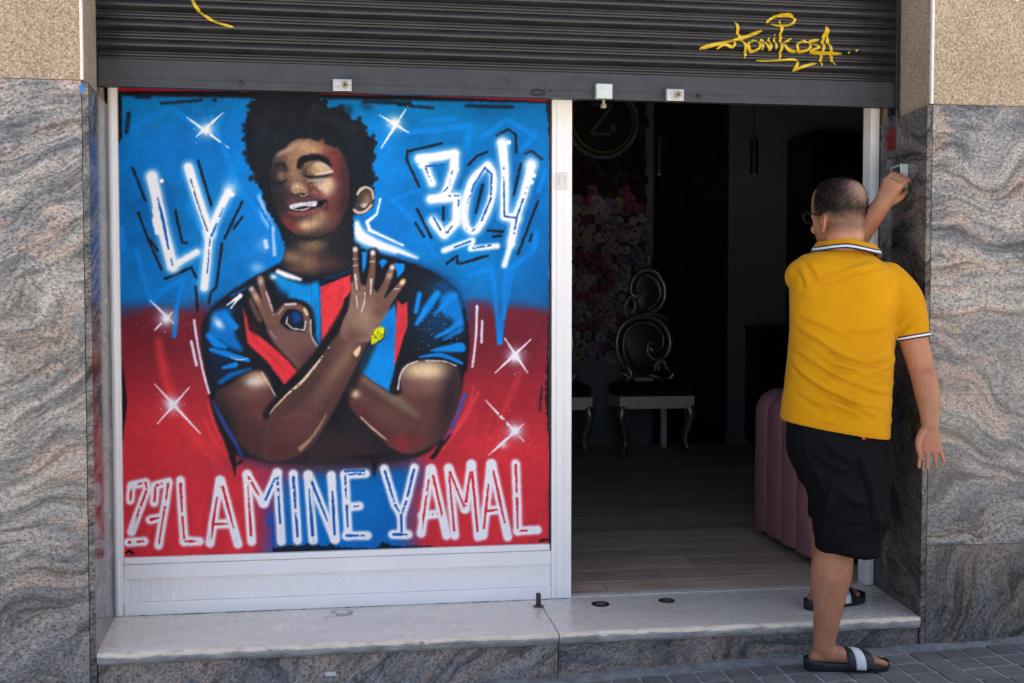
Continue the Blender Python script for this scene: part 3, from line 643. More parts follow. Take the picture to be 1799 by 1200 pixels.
poly([(697,527),(706,535),(716,530),(716,572),(703,612),(692,646),(696,566)], (206,48,56), 1.4, 1, False)
poly([(427,543),(434,560),(438,580),(452,588),(478,608),(504,632),(525,655),(500,676),(470,636),(435,603)], (212,50,58), 2, 1, False); blob(446,575,7,14,(60,22,28),.8,-10); stroke([(450,600),(500,650)], 4, (184,38,46), 2, .6)
# left sleeve
blob(390,600,26,60,(6,44,84),.8)
poly([(371,562),(378,548),(396,545),(408,560),(414,590),(426,616),(404,610),(386,598),(369,588)], (0,104,182), 4); stroke([(394,553),(413,574)], (10,12), (0,124,206), 2.2); stroke([(367,590),(380,603),(396,610)], (10,14,6), (0,124,206), 2.5); stroke([(370,614),(398,622),(436,633)], (6,10,7), (0,120,204), 2); stroke([(392,646),(413,641)], (5,10), (0,122,205), 2); stroke([(386,672),(408,658),(440,648)], (7,9,3), (0,88,160), 2.5)
blob(384,568,7,12,(205,222,244),.95,-35); blob(396,548,16,8,(0,110,190),.6,-30); stroke([(399,536),(422,520)], (2,7), WHT, 1.5); stroke([(422,519),(406,541)], (5,2), WHT, 1.5); stroke([(406,628),(418,632),(434,630)], 2, (200,214,230), .9, .9); stroke([(406,520),(440,502)], 4, (0,92,170), 2, .8)
# right sleeve
blob(772,560,42,46,(4,56,98),.85); blob(745,500,44,26,(20,30,42),.7); blob(780,505,24,14,(0,80,140),.6)
poly([(774,522),(796,512),(808,528),(814,556),(812,580),(792,560),(776,548)], (0,112,190), 5); stroke([(737,517),(731,547)], (9,8), (0,122,204), 2); stroke([(768,516),(750,542),(732,569)], (12,13,6), (0,124,206), 2.6); stroke([(798,520),(764,551)], (12,5), (0,122,204), 2.8); stroke([(812,563),(790,580),(766,592)], (11,9,5), (0,124,206), 2.6); stroke([(808,580),(780,597)], (8,4), (0,112,190), 2.4)
poly([(756,616),(785,607),(812,602),(817,617),(785,618)], (0,124,206), 2); stroke([(738,627),(775,624),(811,638)], (3,7,5), (0,116,198), 1.5); stroke([(775,603),(820,596)], 5, (14,16,22), 2, .9); stroke([(815,545),(822,600),(818,650)], 6, (18,20,28), 2.5, .9)
for _ in range(60): blob(random.uniform(735,815), random.uniform(540,615), .8, .8, (120,170,215), .8, 0, 2)
# ---- arms
UPL = [(378,694),(402,676),(426,659),(455,650),(470,664),(483,696),(479,718),(474,740),(482,778),(476,806),(448,800),(414,776),(388,738)]
poly(UPL, (72,47,46), 4); setmask(UPL, 3)
blob(455,668,22,15,(216,178,132),.95); blob(446,672,14,10,(206,200,194),.9); blob(440,692,26,14,(130,92,80),.7); blob(456,720,26,30,(100,54,54),.8); blob(400,740,14,60,(30,28,32),.8,-22); blob(440,770,20,24,(76,40,42),.7); setmask()
stroke([(460,655),(474,678),(485,698)], 2.4, (205,198,190), 1, .9)
FORE2 = [(610,690),(619,666),(632,655),(660,674),(690,694),(705,690),(702,668),(708,646),(724,637),(750,633),(780,636),(802,647),(808,668),(805,704),(794,742),(774,772),(744,792),(714,797),(688,786),(660,762),(634,736),(614,712)]
poly(FORE2, (86,55,52), 3.5); setmask(FORE2, 3)
blob(748,652,40,18,(214,188,146),1,0,1.3); blob(745,680,36,16,(138,100,84),.7); blob(790,700,18,70,(34,30,34),.9,12); blob(740,720,30,26,(104,62,58),.6); stroke([(632,664),(665,684),(700,706),(732,730)], (10,16,18,8), (112,94,80), 5, .9); blob(680,730,44,16,(100,66,58),.7,34); stroke([(614,702),(660,748),(700,785)], 16, (84,40,42), 6, .6); blob(712,780,26,16,(140,42,44),.9,-20); blob(722,772,12,16,(70,40,42),.5); blob(652,690,30,10,(70,50,48),.6,34); setmask()
stroke([(699,684),(704,658),(716,642),(733,635)], 2.4, (200,198,196), .9, .95); stroke([(749,634),(780,635),(801,643)], 2.4, (200,198,196), .9, .9); blob(622,691,10,7,(224,186,148),1,20); stroke([(634,733),(655,753),(681,774)], (2,3,1.5), (205,180,150), 1, .9)
stroke([(820,690),(806,730),(786,768),(770,782)], 3.5, (34,72,150), 1.6, .9); stroke([(815,694),(802,728),(792,748)], 3, (40,84,165), 1.4, .9)
stroke([(374,706),(392,742),(412,776),(425,800)], (3,6,6,4), (36,66,140), 1.8, .9)
HAND2 = [(468,556),(486,562),(505,578),(533,583),(548,592),(560,612),(590,600),(575,640),(540,660),(512,636),(484,606),(470,582)]
for p_ in (((457,490),(466,522),(480,560)),((442,507),(456,534),(474,566)),((440,527),(448,546),(458,564))): stroke(p_, 17, K, 3, .95)
stroke([(486,560),(500,540),(520,537),(538,548),(543,580)], 24, (22,24,30), 3); poly(HAND2, (108,76,70), 3); setmask(HAND2, 2.5); blob(500,598,20,14,(112,80,72),.8,40); blob(545,630,26,20,(78,46,50),.8); blob(480,570,12,14,(100,66,62),.7); setmask()
stroke([(440,527),(447,544),(456,562)], (6,8,8), (84,62,56), 1.8); stroke([(442,507),(455,532),(472,566)], (8,11,13), (112,78,66), 1.6); stroke([(457,489),(465,520),(480,562)], (9,12,16), (104,74,66), 1.6); blob(450,522,5,9,(184,152,118),.9,-28); blob(458,494,5,7,(178,160,140),.9); blob(442,508,4,4,(190,186,176),.9)
stroke([(482,566),(490,552),(502,539),(520,538),(535,547),(540,566),(542,588)], (16,13,11,10,11,11,12), (104,76,66), 1.6)
blob(519,558,10,11,(0,66,140),.9,0,2); blob(511,563,6,9,(20,24,30),.7); stroke([(468,514),(474,532),(481,552)], 3.5, (196,182,176), 1.3, .9, brk=.1); stroke([(502,535),(519,534)], 4, (200,188,180), 1.1, .95); stroke([(535,544),(539,552)], 5, (214,190,150), 1.3, .95)
stroke([(505,557),(503,568),(514,577),(534,580),(537,565)], 2.2, (206,200,204), .8, .95, sm=False); stroke([(546,562),(547,590),(558,609)], 2.4, (190,184,186), .9, .9); stroke([(475,583),(484,594)], 3, (150,124,130), 1.2, .8); stroke([(489,552),(498,540)], 2, (190,176,166), 1, .8)
FORE1 = [(477,722),(502,693),(532,664),(562,630),(580,604),(598,580),(612,548),(622,535),(660,545),(668,562),(650,594),(634,626),(621,654),(606,684),(590,714),(570,750),(545,784),(518,802),(490,810),(466,806),(462,775)]
stroke([(470,728),(505,684),(550,634),(585,585),(606,548)], 17, (20,21,26), 3, .95); stroke([(660,590),(636,640),(610,690),(585,735)], 18, (24,24,29), 5, .8)
poly(FORE1, (80,54,50), 2.6); setmask(FORE1, 2.2)
blob(622,570,22,30,(142,112,92),.85,30); blob(598,640,13,50,(128,98,78),.85,34); blob(562,690,14,44,(112,80,66),.6,38); blob(520,750,40,26,(98,54,54),.85,-30); blob(500,790,40,18,(78,40,42),.7); blob(540,680,14,40,(58,44,42),.6,40); blob(640,610,10,26,(70,46,46),.7,28); stroke([(500,735),(520,728),(545,730)], 5, (108,66,62), 3, .6); setmask()
stroke([(484,714),(508,690),(530,671),(556,640),(580,608)], (2,4,4.5,4,2), (220,200,164), 1.2, .95, brk=.06); stroke([(474,727),(482,716)], 2, (200,186,160), 1, .8); stroke([(528,788),(545,772),(562,748),(572,730)], (8,5,3,1.5), (176,140,108), 2.2, .85); poly([(621,620),(627,612),(633,608),(632,620),(626,627)], (222,188,148), 1.6)
HAND1 = [(617,496),(630,500),(652,506),(668,520),(684,530),(682,546),(666,572),(648,600),(604,596),(600,572),(611,545),(616,518)]
for p_ in (((624,438),(627,495)),((656,446),(651,502)),((690,468),(668,522)),((710,494),(676,538))): stroke(p_, 21, (22,24,30), 3, .95)
for p_ in (((636,443),(645,442),(642,470),(637,478)),((666,459),(674,455),(681,459),(671,471)),((692,462),(711,464),(709,477),(699,487))): poly(p_, (0,126,206), 1.4, 1, False)
poly(HAND1, (126,96,82), 2); setmask(HAND1, 2); blob(640,560,18,30,(150,120,100),.85); blob(665,545,12,16,(112,74,66),.7); blob(620,590,22,14,(92,62,58),.7); blob(650,520,20,14,(104,76,66),.6); setmask()
for p_, w_ in ((((624,440),(625,470),(628,505)),(8,9,14)),(((655,447),(654,475),(648,512)),(9,11,15)),(((689,470),(680,495),(664,528)),(10,11,16)),(((709,494),(692,516),(668,548)),(9,13,18))): stroke(p_, w_, (106,76,66), 1.5)
for x_, y_, r_ in ((624,438,-5),(655,444,5),(689,470,25)): blob(x_,y_,4.6,5,(204,198,190),1,r_,1.6)
blob(707,496,4.5,6,(222,190,142),1,35,1.6); blob(684,484,5,7,(190,158,124),.8,25)
for x_, y_ in ((624,455),(624,467),(654,460),(653,475),(683,482),(697,508)): stroke([(x_-4,y_),(x_+4,y_-1)], 2, (208,194,182), 1, .8, brk=.2)
stroke([(624,482),(627,508)], (4,2.5), (206,196,186), 1.1, .9); stroke([(652,491),(651,517)], (4.5,2), (206,196,186), 1.1, .9); stroke([(626,520),(628,540)], 1.6, (214,206,196), .8, .9); stroke([(641,514),(640,530),(635,548)], 1.6, (214,206,196), .8, .9)
poly([(655,586),(664,575),(676,577),(674,592),(664,600),(655,605),(652,600)], (206,206,16), 1.8); dots(664,590,5,6,26,(40,50,20),(.8,1.5),.9); stroke([(676,578),(674,594),(664,602)], 2, (30,36,20), 1, .8)
# ---- white outline dashes, drips, black corner marks
for p_, w_ in ((((341,563),(346,598),(355,645),(367,690)),4),(((336,600),(345,641)),5),(((838,538),(836,592),(830,644)),4),(((847,564),(846,601)),4)): stroke(p_, w_, (222,216,232), 1.3, .95)
for p_, w_ in ((((396,770),(408,800),(413,836)),(6,12,2)),(((413,818),(424,810)),5),(((792,764),(760,803)),(3,9)),(((776,775),(764,800)),6),(((658,806),(657,836)),(14,3)),(((620,804),(680,800)),7)): stroke(p_, w_, (24,22,26), 1.8, .92)
poly([(215,640),(221,680),(224,705),(218,760),(214,800),(205,800),(205,640)], (18,20,26), 1.5, .95, False); poly([(960,160),(980,160),(980,960),(963,960),(966,800),(958,700),(964,560),(967,300)], (16,17,20), 1.6, .9, False, 3); stroke([(952,680),(948,722)], 4, ACC, 2, .8)
for y_ in (250,330,480,620,800,880,930): blob(967,y_,3,14,random.choice([(150,125,95),(210,205,200),(24,24,28)]),.9,0,2)
stroke([(222,972),(226,968),(233,972)], 5, (18,18,20), 1, 1); stroke([(371,870),(369,892)], 2, (60,40,44), .8, .8); stroke([(470,905),(473,925)], 4, (0,80,165), 1.4, .9); stroke([(477,902),(480,955)], 5, (0,80,165), 1.4, .9)
poly([(480,962),(540,956),(575,960),(582,952),(590,961),(660,963),(672,952),(690,960),(760,960),(760,975),(480,978)], (20,22,28), 1.4, .9, False, 2.5); stroke([(930,953),(962,948)], 5, (18,18,20), 1.2, .9, brk=.3)
# ---- sparkles
for cx, cy, l1, l2 in ((363,228,((328,206),(402,260)),((392,198),(345,240))),(693,216,((667,202),(718,233)),((716,187),(670,260))),(292,560,((264,528),(305,568)),((303,548),(272,580))),(302,710,((272,675),(352,762)),((333,680),(277,744))),(905,627,((887,595),(927,655)),((932,597),(870,655))),(905,757,((853,703),(920,775)),((920,745),(858,800)))):
    blob(cx,cy,15,15,(214,216,236),.7); blob(cx,cy,7,7,WHT,1)
    for (a_, b_2) in (l1, l2): stroke([a_, (cx,cy) if False else ((a_[0]+b_2[0])/2,(a_[1]+b_2[1])/2), b_2], (1.5,4.5,1.5), WHT, 1.2, .92, brk=.02)
    dots(cx, cy, 16, 16, 10, (225,225,238), (.5,1))
blob(884,782,8,6,WHT,.6)
# ---- bottom lettering
BL = (0,88,168); RD = (206,40,48)
def word(strokes):
    for col, p_ in strokes: stroke(p_, 15, (232,220,234), 4.2, .9, sm=False)
    for col, p_ in strokes: stroke(p_, 13.5, (240,240,246), 1.6, 1, sm=False)
    for col, p_ in strokes:
        for a_, b_2 in zip(p_[:-1], p_[1:]):
            d_ = np.array(b_2, float)-np.array(a_, float); u0, u1 = random.uniform(.04,.12), random.uniform(.7,.96); a3 = np.array(a_)+d_*u0; b3 = np.array(a_)+d_*u1
            stroke([a3, (a3+b3)/2, b3], (random.uniform(4,5.6), random.uniform(3.8,5), random.uniform(2.2,4)), col, .9, 1, brk=random.choice([.0,.04,.1,.2]))
            dots(*(np.array(a_)+d_*.9), 2, 4, 2, (30,24,30), (.5,.8))
word([(RD,((229,879),(231,853),(256,848),(258,860),(231,934))),(RD,((225,953),(253,951))),(RD,((271,883),(273,853),(296,847),(290,888),(279,958))),(RD,((264,913),(284,909))),(RD,((317,844),(320,905),(324,951))),(RD,((324,951),(350,951))),
      (RD,((369,954),(386,844))),(RD,((388,844),(418,956))),(RD,((375,921),(406,920))),(RD,((442,951),(434,834))),(RD,((434,834),(463,884))),(BL,((464,884),(487,831))),(BL,((487,831),(494,951))),(BL,((515,833),(523,949))),(BL,((550,949),(541,835))),(BL,((543,835),(588,947))),(BL,((589,947),(582,835))),
      (BL,((642,832),(606,834))),(BL,((606,834),(609,887),(612,941))),(BL,((612,891),(631,889))),(BL,((608,941),(646,941))),(BL,((675,824),(694,887),(704,903))),(BL,((728,822),(714,880),(706,903))),(BL,((705,903),(706,938))),(BL,((690,939),(717,939))),
      (RD,((740,937),(756,824))),(RD,((758,824),(785,941))),(RD,((742,906),(772,902))),(RD,((799,941),(788,822))),(RD,((789,826),(817,894))),(RD,((817,894),(828,816))),(RD,((828,816),(840,943))),(RD,((849,941),(862,815))),(RD,((864,815),(892,943))),(RD,((853,898),(880,895))),(RD,((906,815),(908,870),(910,932))),(RD,((910,933),(944,931)))])
stroke([(606,828),(640,827)], 4, (0,92,180), 1.2, 1)
# ---- overspray and dust
dots(600, 560, 240, 260, 420, (190,190,200), (.4,.8), .55)
CV *= (1+0.11*FINE+0.12*MID)[..., None]
CV = np.clip(CV, 0, 255); LIN = np.minimum(s2l(CV)*1.22, 0.9)
idx = (np.arange(NZ-1)[:,None]*NX+np.arange(NX-1)[None,:]).reshape(-1)
quads = np.stack([idx, idx+1, idx+NX+1, idx+NX], 1).astype(np.int32)
me = bpy.data.meshes.new('mural_panel')
relief = (BIG*0.0012).reshape(-1)
co = np.stack([GX.reshape(-1), YP-0*relief, GZ.reshape(-1)], 1).astype(np.float32)
me.vertices.add(NX*NZ); me.vertices.foreach_set('co', co.reshape(-1))
me.loops.add(quads.size); me.loops.foreach_set('vertex_index', quads.reshape(-1))
me.polygons.add(len(quads)); me.polygons.foreach_set('loop_start', np.arange(0, quads.size, 4, dtype=np.int32)); me.update(calc_edges=True)
ca = me.color_attributes.new('paint', 'FLOAT_COLOR', 'POINT')
ca.data.foreach_set('color', np.concatenate([LIN.reshape(-1,3), np.ones((NX*NZ,1))], 1).astype(np.float32).reshape(-1))
k = NT('spray_paint'); at = k.n('ShaderNodeVertexColor', layer_name='paint'); p = k.pos()
k.set(Base_Color=at.outputs[0], Roughness=k.ramp(k.noise(p, 9, 4).outputs[0], [(0.3, 0.5), (0.7, 0.65)])); k.b.inputs['Specular IOR Level'].default_value = 0.12; k.bump(k.noise(p, 220, 3).outputs[0], 0.05, 0.002)
mp = fpart(link('mural_panel', me, k.m)); mp['label'] = 'spray painted portrait of a smiling curly haired person crossing arms, blue above red'
fpart(box('panel_board', PX0+0.0005, PX1-0.0005, YP+0.001, YP+0.02, PZ0, PZ1+0.004, M['trim']))
for x in (onY(548, 600, YP).x,):                        # joint between the boards
    fpart(box('board_joint', x-0.0006, x+0.0006, YP-0.0006, YP+0.0005, PZ0, PZ1, M['dark_iron']))
# ================================================================== inside the shop
RX0, RX1, RY0, RY1, RZ1 = -0.9, 4.88, 0.62, 4.95, 3.12
def wood():
    k = NT('floor_wood'); p = k.pos(); oi = k.n('ShaderNodeObjectInfo').outputs['Random']
    q = k.n('ShaderNodeVectorMath', operation='ADD'); k.l(p, q.inputs[0]); c3 = k.n('ShaderNodeCombineXYZ'); k.l(k.math('MULTIPLY', oi, 37.0), c3.inputs[0]); k.l(k.math('MULTIPLY', oi, 11.0), c3.inputs[1]); k.l(c3.outputs[0], q.inputs[1])
    g = k.noise(k.map(q.outputs[0], sc=(1.2, 14, 14)), 2.4, 7, 0.62, 0.4).outputs[0]
    c = k.ramp(g, [(0.3, (0.38,0.255,0.155)), (0.5, (0.60,0.44,0.30)), (0.7, (0.74,0.57,0.42))])
    c = k.mix(1.0, c, k.ramp(oi, [(0, 0.8), (1, 1.15)]), 'MULTIPLY')
    k.set(Base_Color=c, Roughness=0.42); k.bump(g, 0.12, 0.002); return k.m
M['wood'] = wood()
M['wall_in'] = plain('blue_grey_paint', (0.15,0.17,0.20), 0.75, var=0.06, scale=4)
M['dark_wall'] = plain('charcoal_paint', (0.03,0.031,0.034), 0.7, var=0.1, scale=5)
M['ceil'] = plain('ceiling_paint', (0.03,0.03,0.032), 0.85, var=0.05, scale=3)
M['black_cloth'] = plain('black_cloth', (0.012,0.012,0.013), 0.9, var=0.2, scale=40)
M['black_gloss'] = plain('black_lacquer', (0.008,0.008,0.009), 0.35, var=0.2, scale=20)
fl = tag(box('shop_floor', RX0, RX1, 0.501, RY1, 0.05, ZS-0.011, M['dark_iron']), kind='structure')
PW = 0.192
def plank_mesh(L):
    bm = bmesh.new(); add_box(bm, 0, L-0.0025, 0, PW-0.0022, -0.010, 0); me = bm_mesh('plank', bm, 0.0012, 1); me.materials.append(M['wood']); return me
pk = {}
r_ = 0; y = 0.503
while y < RY1-0.01:
    x = 0.55; first = True
    while x < RX1-0.02:
        L = random.choice([0.5,0.8,1.0]) if first else 1.28; first = False
        L = round(min(L, RX1-x), 3)
        if L not in pk: pk[L] = plank_mesh(L)
        link('plank', pk[L], None, fl, (x, y, ZS+random.uniform(-.0006,.0004)))
        x += L
    y += PW
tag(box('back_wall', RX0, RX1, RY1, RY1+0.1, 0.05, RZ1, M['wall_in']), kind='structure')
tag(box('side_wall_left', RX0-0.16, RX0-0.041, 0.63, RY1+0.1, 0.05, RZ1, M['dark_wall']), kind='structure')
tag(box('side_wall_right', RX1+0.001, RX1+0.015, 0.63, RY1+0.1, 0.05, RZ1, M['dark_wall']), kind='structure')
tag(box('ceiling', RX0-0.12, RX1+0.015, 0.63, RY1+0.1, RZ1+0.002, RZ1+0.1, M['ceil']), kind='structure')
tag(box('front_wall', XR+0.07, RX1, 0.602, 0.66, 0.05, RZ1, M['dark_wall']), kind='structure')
M['skirt'] = plain('skirting_marble', (0.20,0.20,0.20), 0.4, var=0.3, scale=12)
for a, b in ((1.0, 2.44), (3.10, RX1)):
    tag(box('skirting_board', a, b, RY1-0.014, RY1-0.001, ZS+0.002, ZS+0.085, M['skirt'], bevel=0.003), 'grey marble skirting board under the flower wall' if a < 2 else 'grey skirting board behind the black cabinet', 'skirting', 'skirting boards of the back wall')
# pleated black curtain over a doorway
V, Fc = [], []; n = 150
for i in range(n+1):
    x = 2.46+0.63*i/n; y = RY1-0.07+0.022*math.sin(i*0.75)+0.008*math.sin(i*0.31+1)
    for z, d in ((ZS+0.02,1.25),(1.2,1.0),(2.2,0.8),(RZ1-0.03,0.5)): V.append((x, RY1-0.07+(y-RY1+0.07)*d, z))
for i in range(n):
    for k in range(3): a = i*4+k; Fc.append((a, a+4, a+5, a+1))
cu = empty('curtain', (2.77, RY1-0.07, ZS)); tag(cu, 'black pleated curtain hanging beside the ornate chair', 'curtain')
o = link('curtain_cloth', mesh('curtain_cloth', V, Fc), M['black_cloth'], smooth=True); o.parent = cu; o.matrix_parent_inverse = Matrix.Translation((-2.77,-RY1+0.07,-ZS))
o = cyl('curtain_rod', (2.44, RY1-0.07, RZ1-0.03), (3.11, RY1-0.07, RZ1-0.03), 0.012, M['dark_iron']); o.parent = cu; o.matrix_parent_inverse = Matrix.Translation((-2.77,-RY1+0.07,-ZS))
# grey pilaster wall right of the curtain, black wardrobe and cabinet beyond
tag(box('pier_wall', 3.11, 3.62, RY1-0.06, RY1-0.001, ZS+0.09, RZ1-0.001, M['wall_in']), kind='structure')
wd = empty('wardrobe', (4.1, RY1-0.3, ZS)); tag(wd, 'tall black wardrobe behind the man\'s head', 'wardrobe')
for nm, a, b, y0 in (('carcass', 3.62, 4.7, RY1-0.5), ('door', 3.63, 4.15, RY1-0.52), ('door', 4.16, 4.69, RY1-0.52)):
    o = box(nm, a, b, y0, RY1-0.02 if nm == 'carcass' else RY1-0.501, ZS+0.003, 2.75, M['black_gloss'], bevel=0.003); o.parent = wd; o.matrix_parent_inverse = Matrix.Translation((-4.1,-RY1+0.3,-ZS))
cb = empty('low_cabinet', (3.45, RY1-0.4, ZS)); tag(cb, 'low black cabinet behind the pink sofa', 'cabinet')
for nm, g in (('carcass', (3.26,3.61,RY1-0.34,RY1-0.07,ZS+0.06,1.16)), ('top', (3.245,3.615,RY1-0.36,RY1-0.065,1.1605,1.185)), ('plinth', (3.28,3.60,RY1-0.32,RY1-0.08,ZS+0.002,ZS+0.0595)), ('door', (3.27,3.43,RY1-0.352,RY1-0.341,ZS+0.08,1.14)), ('door', (3.435,3.60,RY1-0.352,RY1-0.341,ZS+0.08,1.14))):
    o = box(nm, *g, M['black_gloss'], bevel=0.002); o.parent = cb; o.matrix_parent_inverse = Matrix.Translation((-3.45,-RY1+0.4,-ZS))

# ---- flower wall
fw = empty('flower_wall', (1.8, RY1-0.02, 0.9)); tag(fw, 'wall panel covered in pink, white and lilac artificial roses', 'flower wall')
FI = Matrix.Translation((-1.8,-RY1+0.02,-0.9))
o = box('backing', 1.2, 2.40, RY1-0.03, RY1-0.004, 0.95, RZ1-0.01, plain('moss_backing', (0.035,0.045,0.03), 0.95, var=0.4, scale=60)); o.parent = fw; o.matrix_parent_inverse = FI
def rose_mesh(seed):
    r = random.Random(seed); V, Fc = [], []
    for ring, (n, rad, tip, lift) in enumerate(((6,0.052,0.010,0.0),(5,0.036,0.026,0.012),(4,0.020,0.036,0.02))):
        for i in range(n):
            a = 2*math.pi*(i+0.5*ring)/n + r.uniform(-.15,.15); wd_ = math.pi/n*1.35; b = len(V)
            for (rr, da, h) in ((0.004,0,0.0),(rad*0.7,-wd_,lift+tip*0.4),(rad*0.7,wd_,lift+tip*0.4),(rad,-wd_*0.55,tip+lift*0.6),(rad,wd_*0.55,tip+lift*0.6),(rad*0.75,0,lift+tip*0.15)):
                V.append((rr*math.cos(a+da), -h, rr*math.sin(a+da)))
            Fc += [(b,b+1,b+5),(b,b+5,b+2),(b+1,b+3,b+5),(b+2,b+5,b+4),(b+3,b+4,b+5)]
    return mesh('rose', V, Fc)
RC = [('rose_pink',(0.30,0.09,0.21)),('rose_pale',(0.36,0.26,0.36)),('rose_white',(0.40,0.38,0.40)),('rose_lilac',(0.26,0.22,0.36)),('rose_cream',(0.36,0.33,0.27)),('rose_red',(0.07,0.008,0.012)),('rose_wine',(0.045,0.006,0.012))]
RMS = []
for i, (nm, c) in enumerate(RC):
    me = rose_mesh(i); me.materials.append(plain(nm, c, 0.8, var=0.2, scale=25)); me.polygons.foreach_set('use_smooth', [True]*len(me.polygons)); RMS.append(me)
cnt = 0
for r_ in range(28):
    for c_ in range(11):
        x = 1.45+c_*0.092+(0.046 if r_ % 2 else 0)+random.uniform(-.02,.02); z = 0.94+r_*0.080+random.uniform(-.02,.02)
        if z > RZ1-0.06 or x > 2.40 or cnt >= 300: continue
        if (x-2.0)**2+(z-2.86)**2 < 0.30**2: continue
        if z > 2.28+random.uniform(-.08,.08): k = random.choice([5,6,6,6,6])
        else: k = random.choice([0,1,1,2,2,3,3,3,4,0])
        s = random.uniform(0.8,1.25)
        o = link('rose', RMS[k], None, fw, (x, RY1-0.032-random.uniform(0,.02), z), (random.uniform(-.4,.4), random.uniform(0,6.28), random.uniform(-.4,.4))); o.scale = (s,s,s); o.matrix_parent_inverse = FI; cnt += 1
bm = bmesh.new()                                        # leaves between the blossoms
for _ in range(420):
    x = random.uniform(1.4,2.42); z = random.uniform(0.9,RZ1-0.05); a = random.uniform(0,6.28); l = random.uniform(.03,.06); y = RY1-0.035-random.uniform(0,.03)
    c, s = math.cos(a), math.sin(a)
    vs_ = [bm.verts.new(p) for p in ((x,y,z),(x+l*.5*c-.012*s,y-.012,z+l*.5*s+.012*c),(x+l*c,y,z+l*s),(x+l*.5*c+.012*s,y-.012,z+l*.5*s-.012*c))]; bm.faces.new(vs_)
o = link('leaves', bm_mesh('leaves', bm), plain('rose_leaf', (0.03,0.055,0.025), 0.7, var=0.4, scale=30), fw); o.matrix_parent_inverse = FI; o['kind'] = 'stuff'
# ---- round sign
rsn = empty('round_sign', (2.02, RY1-0.10, 2.86)); tag(rsn, 'round black sign with gold ring and white letter on the flower wall', 'sign')
RI = Matrix.Translation((-2.02,-RY1+0.10,-2.86))
M['gold'] = plain('dull_gold', (0.22,0.16,0.07), 0.45, 0.7, var=0.2, scale=40)
def rpart(o): o.parent = rsn; o.matrix_parent_inverse = RI; return o
rpart(cyl('disc', (2.02,RY1-0.085,2.86), (2.02,RY1-0.105,2.86), 0.225, M['black_gloss'], n=64))
V, Fc = tube_data([(2.02+0.250*math.cos(a), RY1-0.10, 2.86+0.250*math.sin(a)) for a in np.linspace(0,2*math.pi,65)], 0.026, 8, 0.5); rpart(link('gold_ring', mesh('gold_ring', V, Fc), M['gold'], smooth=True))
V, Fc = tube_data([(2.02+(0.292+0.006*math.sin(a*40))*math.cos(a), RY1-0.08, 2.86+(0.292+0.006*math.sin(a*40))*math.sin(a)) for a in np.linspace(0,2*math.pi,241)], 0.014, 6); rpart(link('lace_trim', mesh('lace_trim', V, Fc), plain('grey_lace', (0.2,0.2,0.24), 0.8), smooth=True))
bm = bmesh.new()
def sbar(x0, z0, x1, z1, w_):
    d = Vector((x1-x0,0,z1-z0)); n_ = Vector((-d.z,0,d.x)).normalized()*w_/2; y0 = RY1-0.1055
    vs_ = [bm.verts.new((2.02+px, y0-dy, 2.86+pz)) for dy in (0,0.004) for px, pz in ((x0+n_.x,z0+n_.z),(x1+n_.x,z1+n_.z),(x1-n_.x,z1-n_.z),(x0-n_.x,z0-n_.z))]
    for f in ((4,5,6,7),(0,1,5,4),(1,2,6,5),(2,3,7,6),(3,0,4,7)): bm.faces.new([vs_[i] for i in f])
sbar(-.09,.13,.08,.13,.025); sbar(.075,.125,-.10,-.10,.028); sbar(-.10,-.105,.07,-.105,.022); sbar(.085,-.02,.085,-.085,.05)
rpart(link('letter', bm_mesh('letter', bm), plain('dull_silver', (0.12,0.11,0.11), 0.6)))
# ---- pendant lamps
def pendant(x, y, z0, label):
    t = empty('pendant_lamp', (x,y,z0)); tag(t, label, 'lamp', 'pendant lamps hanging in the shop'); I = Matrix.Translation((-x,-y,-z0))
    for o in (cyl('lamp_tube', (x,y,z0), (x,y,z0+0.23), 0.026, M['black_gloss'], n=24, bevel=0.002), cyl('lamp_cap', (x,y,z0+0.2305), (x,y,z0+0.26), 0.008, M['black_gloss']), cyl('cord', (x,y,z0+0.26), (x,y,RZ1-0.021), 0.003, M['black_gloss'], n=6), cyl('ceiling_rose', (x,y,RZ1-0.02), (x,y,RZ1), 0.04, M['black_gloss'])):
        o.parent = t; o.matrix_parent_inverse = I
    o = cyl('bulb', (x,y,z0-0.006), (x,y,z0+0.004), 0.012, M['steel'], n=12); o.parent = t; o.matrix_parent_inverse = I
p = onY(1158, 306, 3.0); pendant(p.x, 3.0, p.z, 'slim black pendant lamp in front of the flower wall')
p = onY(1325, 306, 3.0); pendant(p.x, 3.0, p.z, 'slim black pendant lamp in front of the grey wall')
